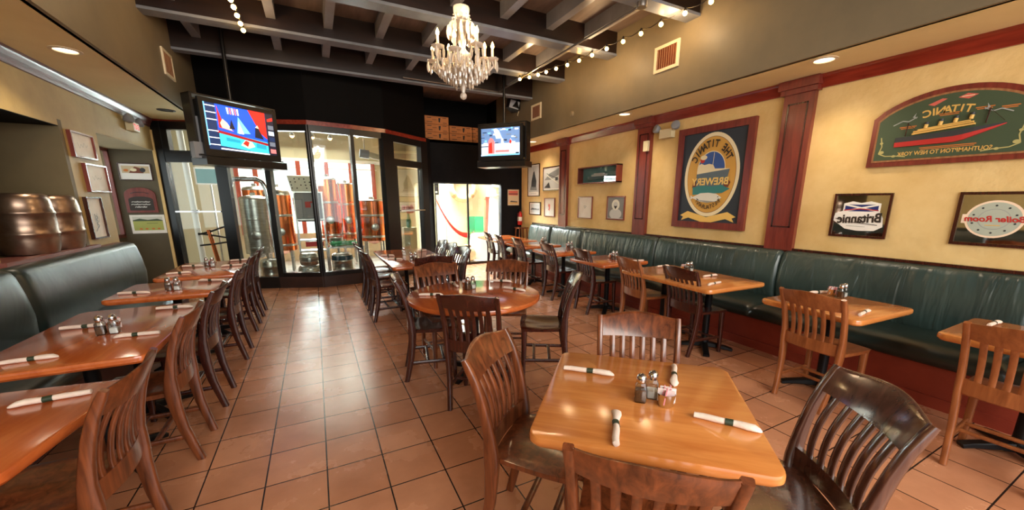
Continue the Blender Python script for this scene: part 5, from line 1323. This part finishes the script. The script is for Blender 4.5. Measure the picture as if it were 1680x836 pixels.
for z, s in ((0, 1.15), (.3, 1.05), (.62, .95), (.66, .92), (.67, .85)): rs.append([((.36 * s + (.03 * math.sin(k * 3) * (1 - z))) * math.cos(2 * PI * k / 24), (.3 * s) * math.sin(2 * PI * k / 24), z) for k in range(24)])
obj('cloth', MB().rings(rs), 'white', r, 50)
r = thing('burlap_sack', 'slumped tan sack on the patio floor', 'sack', (3.44, 9.45, 0)); obj('sack', MB().lathe([(.12, 0), (.2, .06), (.21, .2), (.16, .33), (.08, .38), (.09, .42), (.02, .42)], 18), col('burlap', (190, 150, 110), .9), r, 60); obj('tie', MB().lathe([(.085, .375), (.09, .385), (.085, .395)], 16, cap=False), 'brown_flat', r, 50)
r = thing('patio_speaker', 'dark speaker on a bracket at the left of the patio doorway', 'speaker', (2.66, 9.5, 1.84)); obj('cabinet', MB().box((0, 0, 0), (.12, .14, .32)), 'plastic_black', r, 0); obj('pole', MB().tube([(0, .05, -1.84), (0, .05, -.1)], .02, 8), 'plastic_black', r, 40); obj('badge', MB().box((0, -.073, -.1), (.05, .006, .04)), 'white', r, 0)

# ------------------------------------------------------------------ lights
def lamp(kind, loc, energy, color, **kw):
    l = bpy.data.lights.new(kind.lower() + '_lamp', kind); l.energy = energy; l.color = color
    o = bpy.data.objects.new(kind.lower() + '_lamp', l); COL.objects.link(o); o.location = loc
    for k, v in kw.items():
        if k == 'rot': o.rotation_euler = v
        else: setattr(l, k, v)
    return o
wd = bpy.data.worlds.new('World'); S.world = wd; wd.use_nodes = True
bg = wd.node_tree.nodes['Background']; bg.inputs[0].default_value = (0.95, 0.975, 1.0, 1); bg.inputs[1].default_value = 2.0
def aim(o, d): o.rotation_euler = Vector(d).to_track_quat('-Z', 'Y').to_euler()
sun = lamp('SUN', (4, 12, 6), 7.0, (1, .94, .84), angle=math.radians(1.5)); aim(sun, (-.38, -.62, -1))
for x, y in ((-1.76, 5.0), (4.21, 2.12), (4.17, 4.64), (4.3, 7.6)):
    lamp('SPOT', (x, y, ZS - .03), 32, (1, .82, .6), spot_size=math.radians(125), spot_blend=.8, shadow_soft_size=.06)
for q in CB[::2]: lamp('POINT', (q[0], q[1], q[2] + .03), 10, (1, .72, .42), shadow_soft_size=.03)
for x, y in ((3.3, 5.8), (3.6, 4.6), (3.7, 3.4)): lamp('POINT', (x - .05, y, 3.42), 10, (1, .68, .36), shadow_soft_size=.05)
lamp('POINT', (-.545, 5.6, 3.42), 10, (1, .68, .36), shadow_soft_size=.05)
aim(lamp('AREA', (3.2, 10.25, 2.95), 1300, (.95, .97, 1), size=1.2), (.05, -1, -.62))  # unseen lamp added beyond the patio doorway to throw light into the room
aim(lamp('AREA', (0, 12.3, 1.75), 620, (.97, .98, 1), shape='RECTANGLE', size=3.4, size_y=2.0), (0, -1, 0))  # lamp added outside the brewing room windows as a stand-in for bright sky
aim(lamp('AREA', (-.2, 10.4, 3.5), 130, (1, .95, .85), size=2.2), (0, -.6, -1))  # unseen lamp added under the brewing room ceiling to brighten it
aim(lamp('AREA', (1.2, -2.7, 2.9), 200, (1, .94, .84), shape='RECTANGLE', size=5.0, size_y=1.6), (0, 1, -.35))  # unseen fill lamp added behind the camera in place of window light

# ------------------------------------------------------------------ camera
F, PX, PY = 629.42, 848.78, 468.59
cam = bpy.data.cameras.new('camera'); co = bpy.data.objects.new('camera', cam); COL.objects.link(co)
yaw, pitch, roll = .4780216, -.2171716, .002252
rgt = Vector((math.cos(yaw), -math.sin(yaw), 0)); fw = Vector((math.sin(yaw) * math.cos(pitch), math.cos(yaw) * math.cos(pitch), math.sin(pitch))); up = rgt.cross(fw)
r2 = rgt * math.cos(roll) + up * math.sin(roll); u2 = -rgt * math.sin(roll) + up * math.cos(roll)
mt = Matrix((r2, u2, -fw)).transposed().to_4x4(); mt.translation = Vector((0, 0, 1.53)); co.matrix_world = mt
cam.sensor_fit = 'HORIZONTAL'; cam.sensor_width = 36; cam.lens = 36 * F / 1680
cam.shift_x = (840 - PX) / 1680; cam.shift_y = (PY - 418) / 1680
cam.clip_start = .02; cam.clip_end = 100
S.camera = co
S.view_settings.view_transform = 'Standard'; S.view_settings.look = 'None'; S.view_settings.exposure = 0.25; S.view_settings.gamma = 1.0
S.cycles.use_denoising = True
S.cycles.max_bounces = 8; S.cycles.transparent_max_bounces = 12; S.cycles.sample_clamp_indirect = 6.0
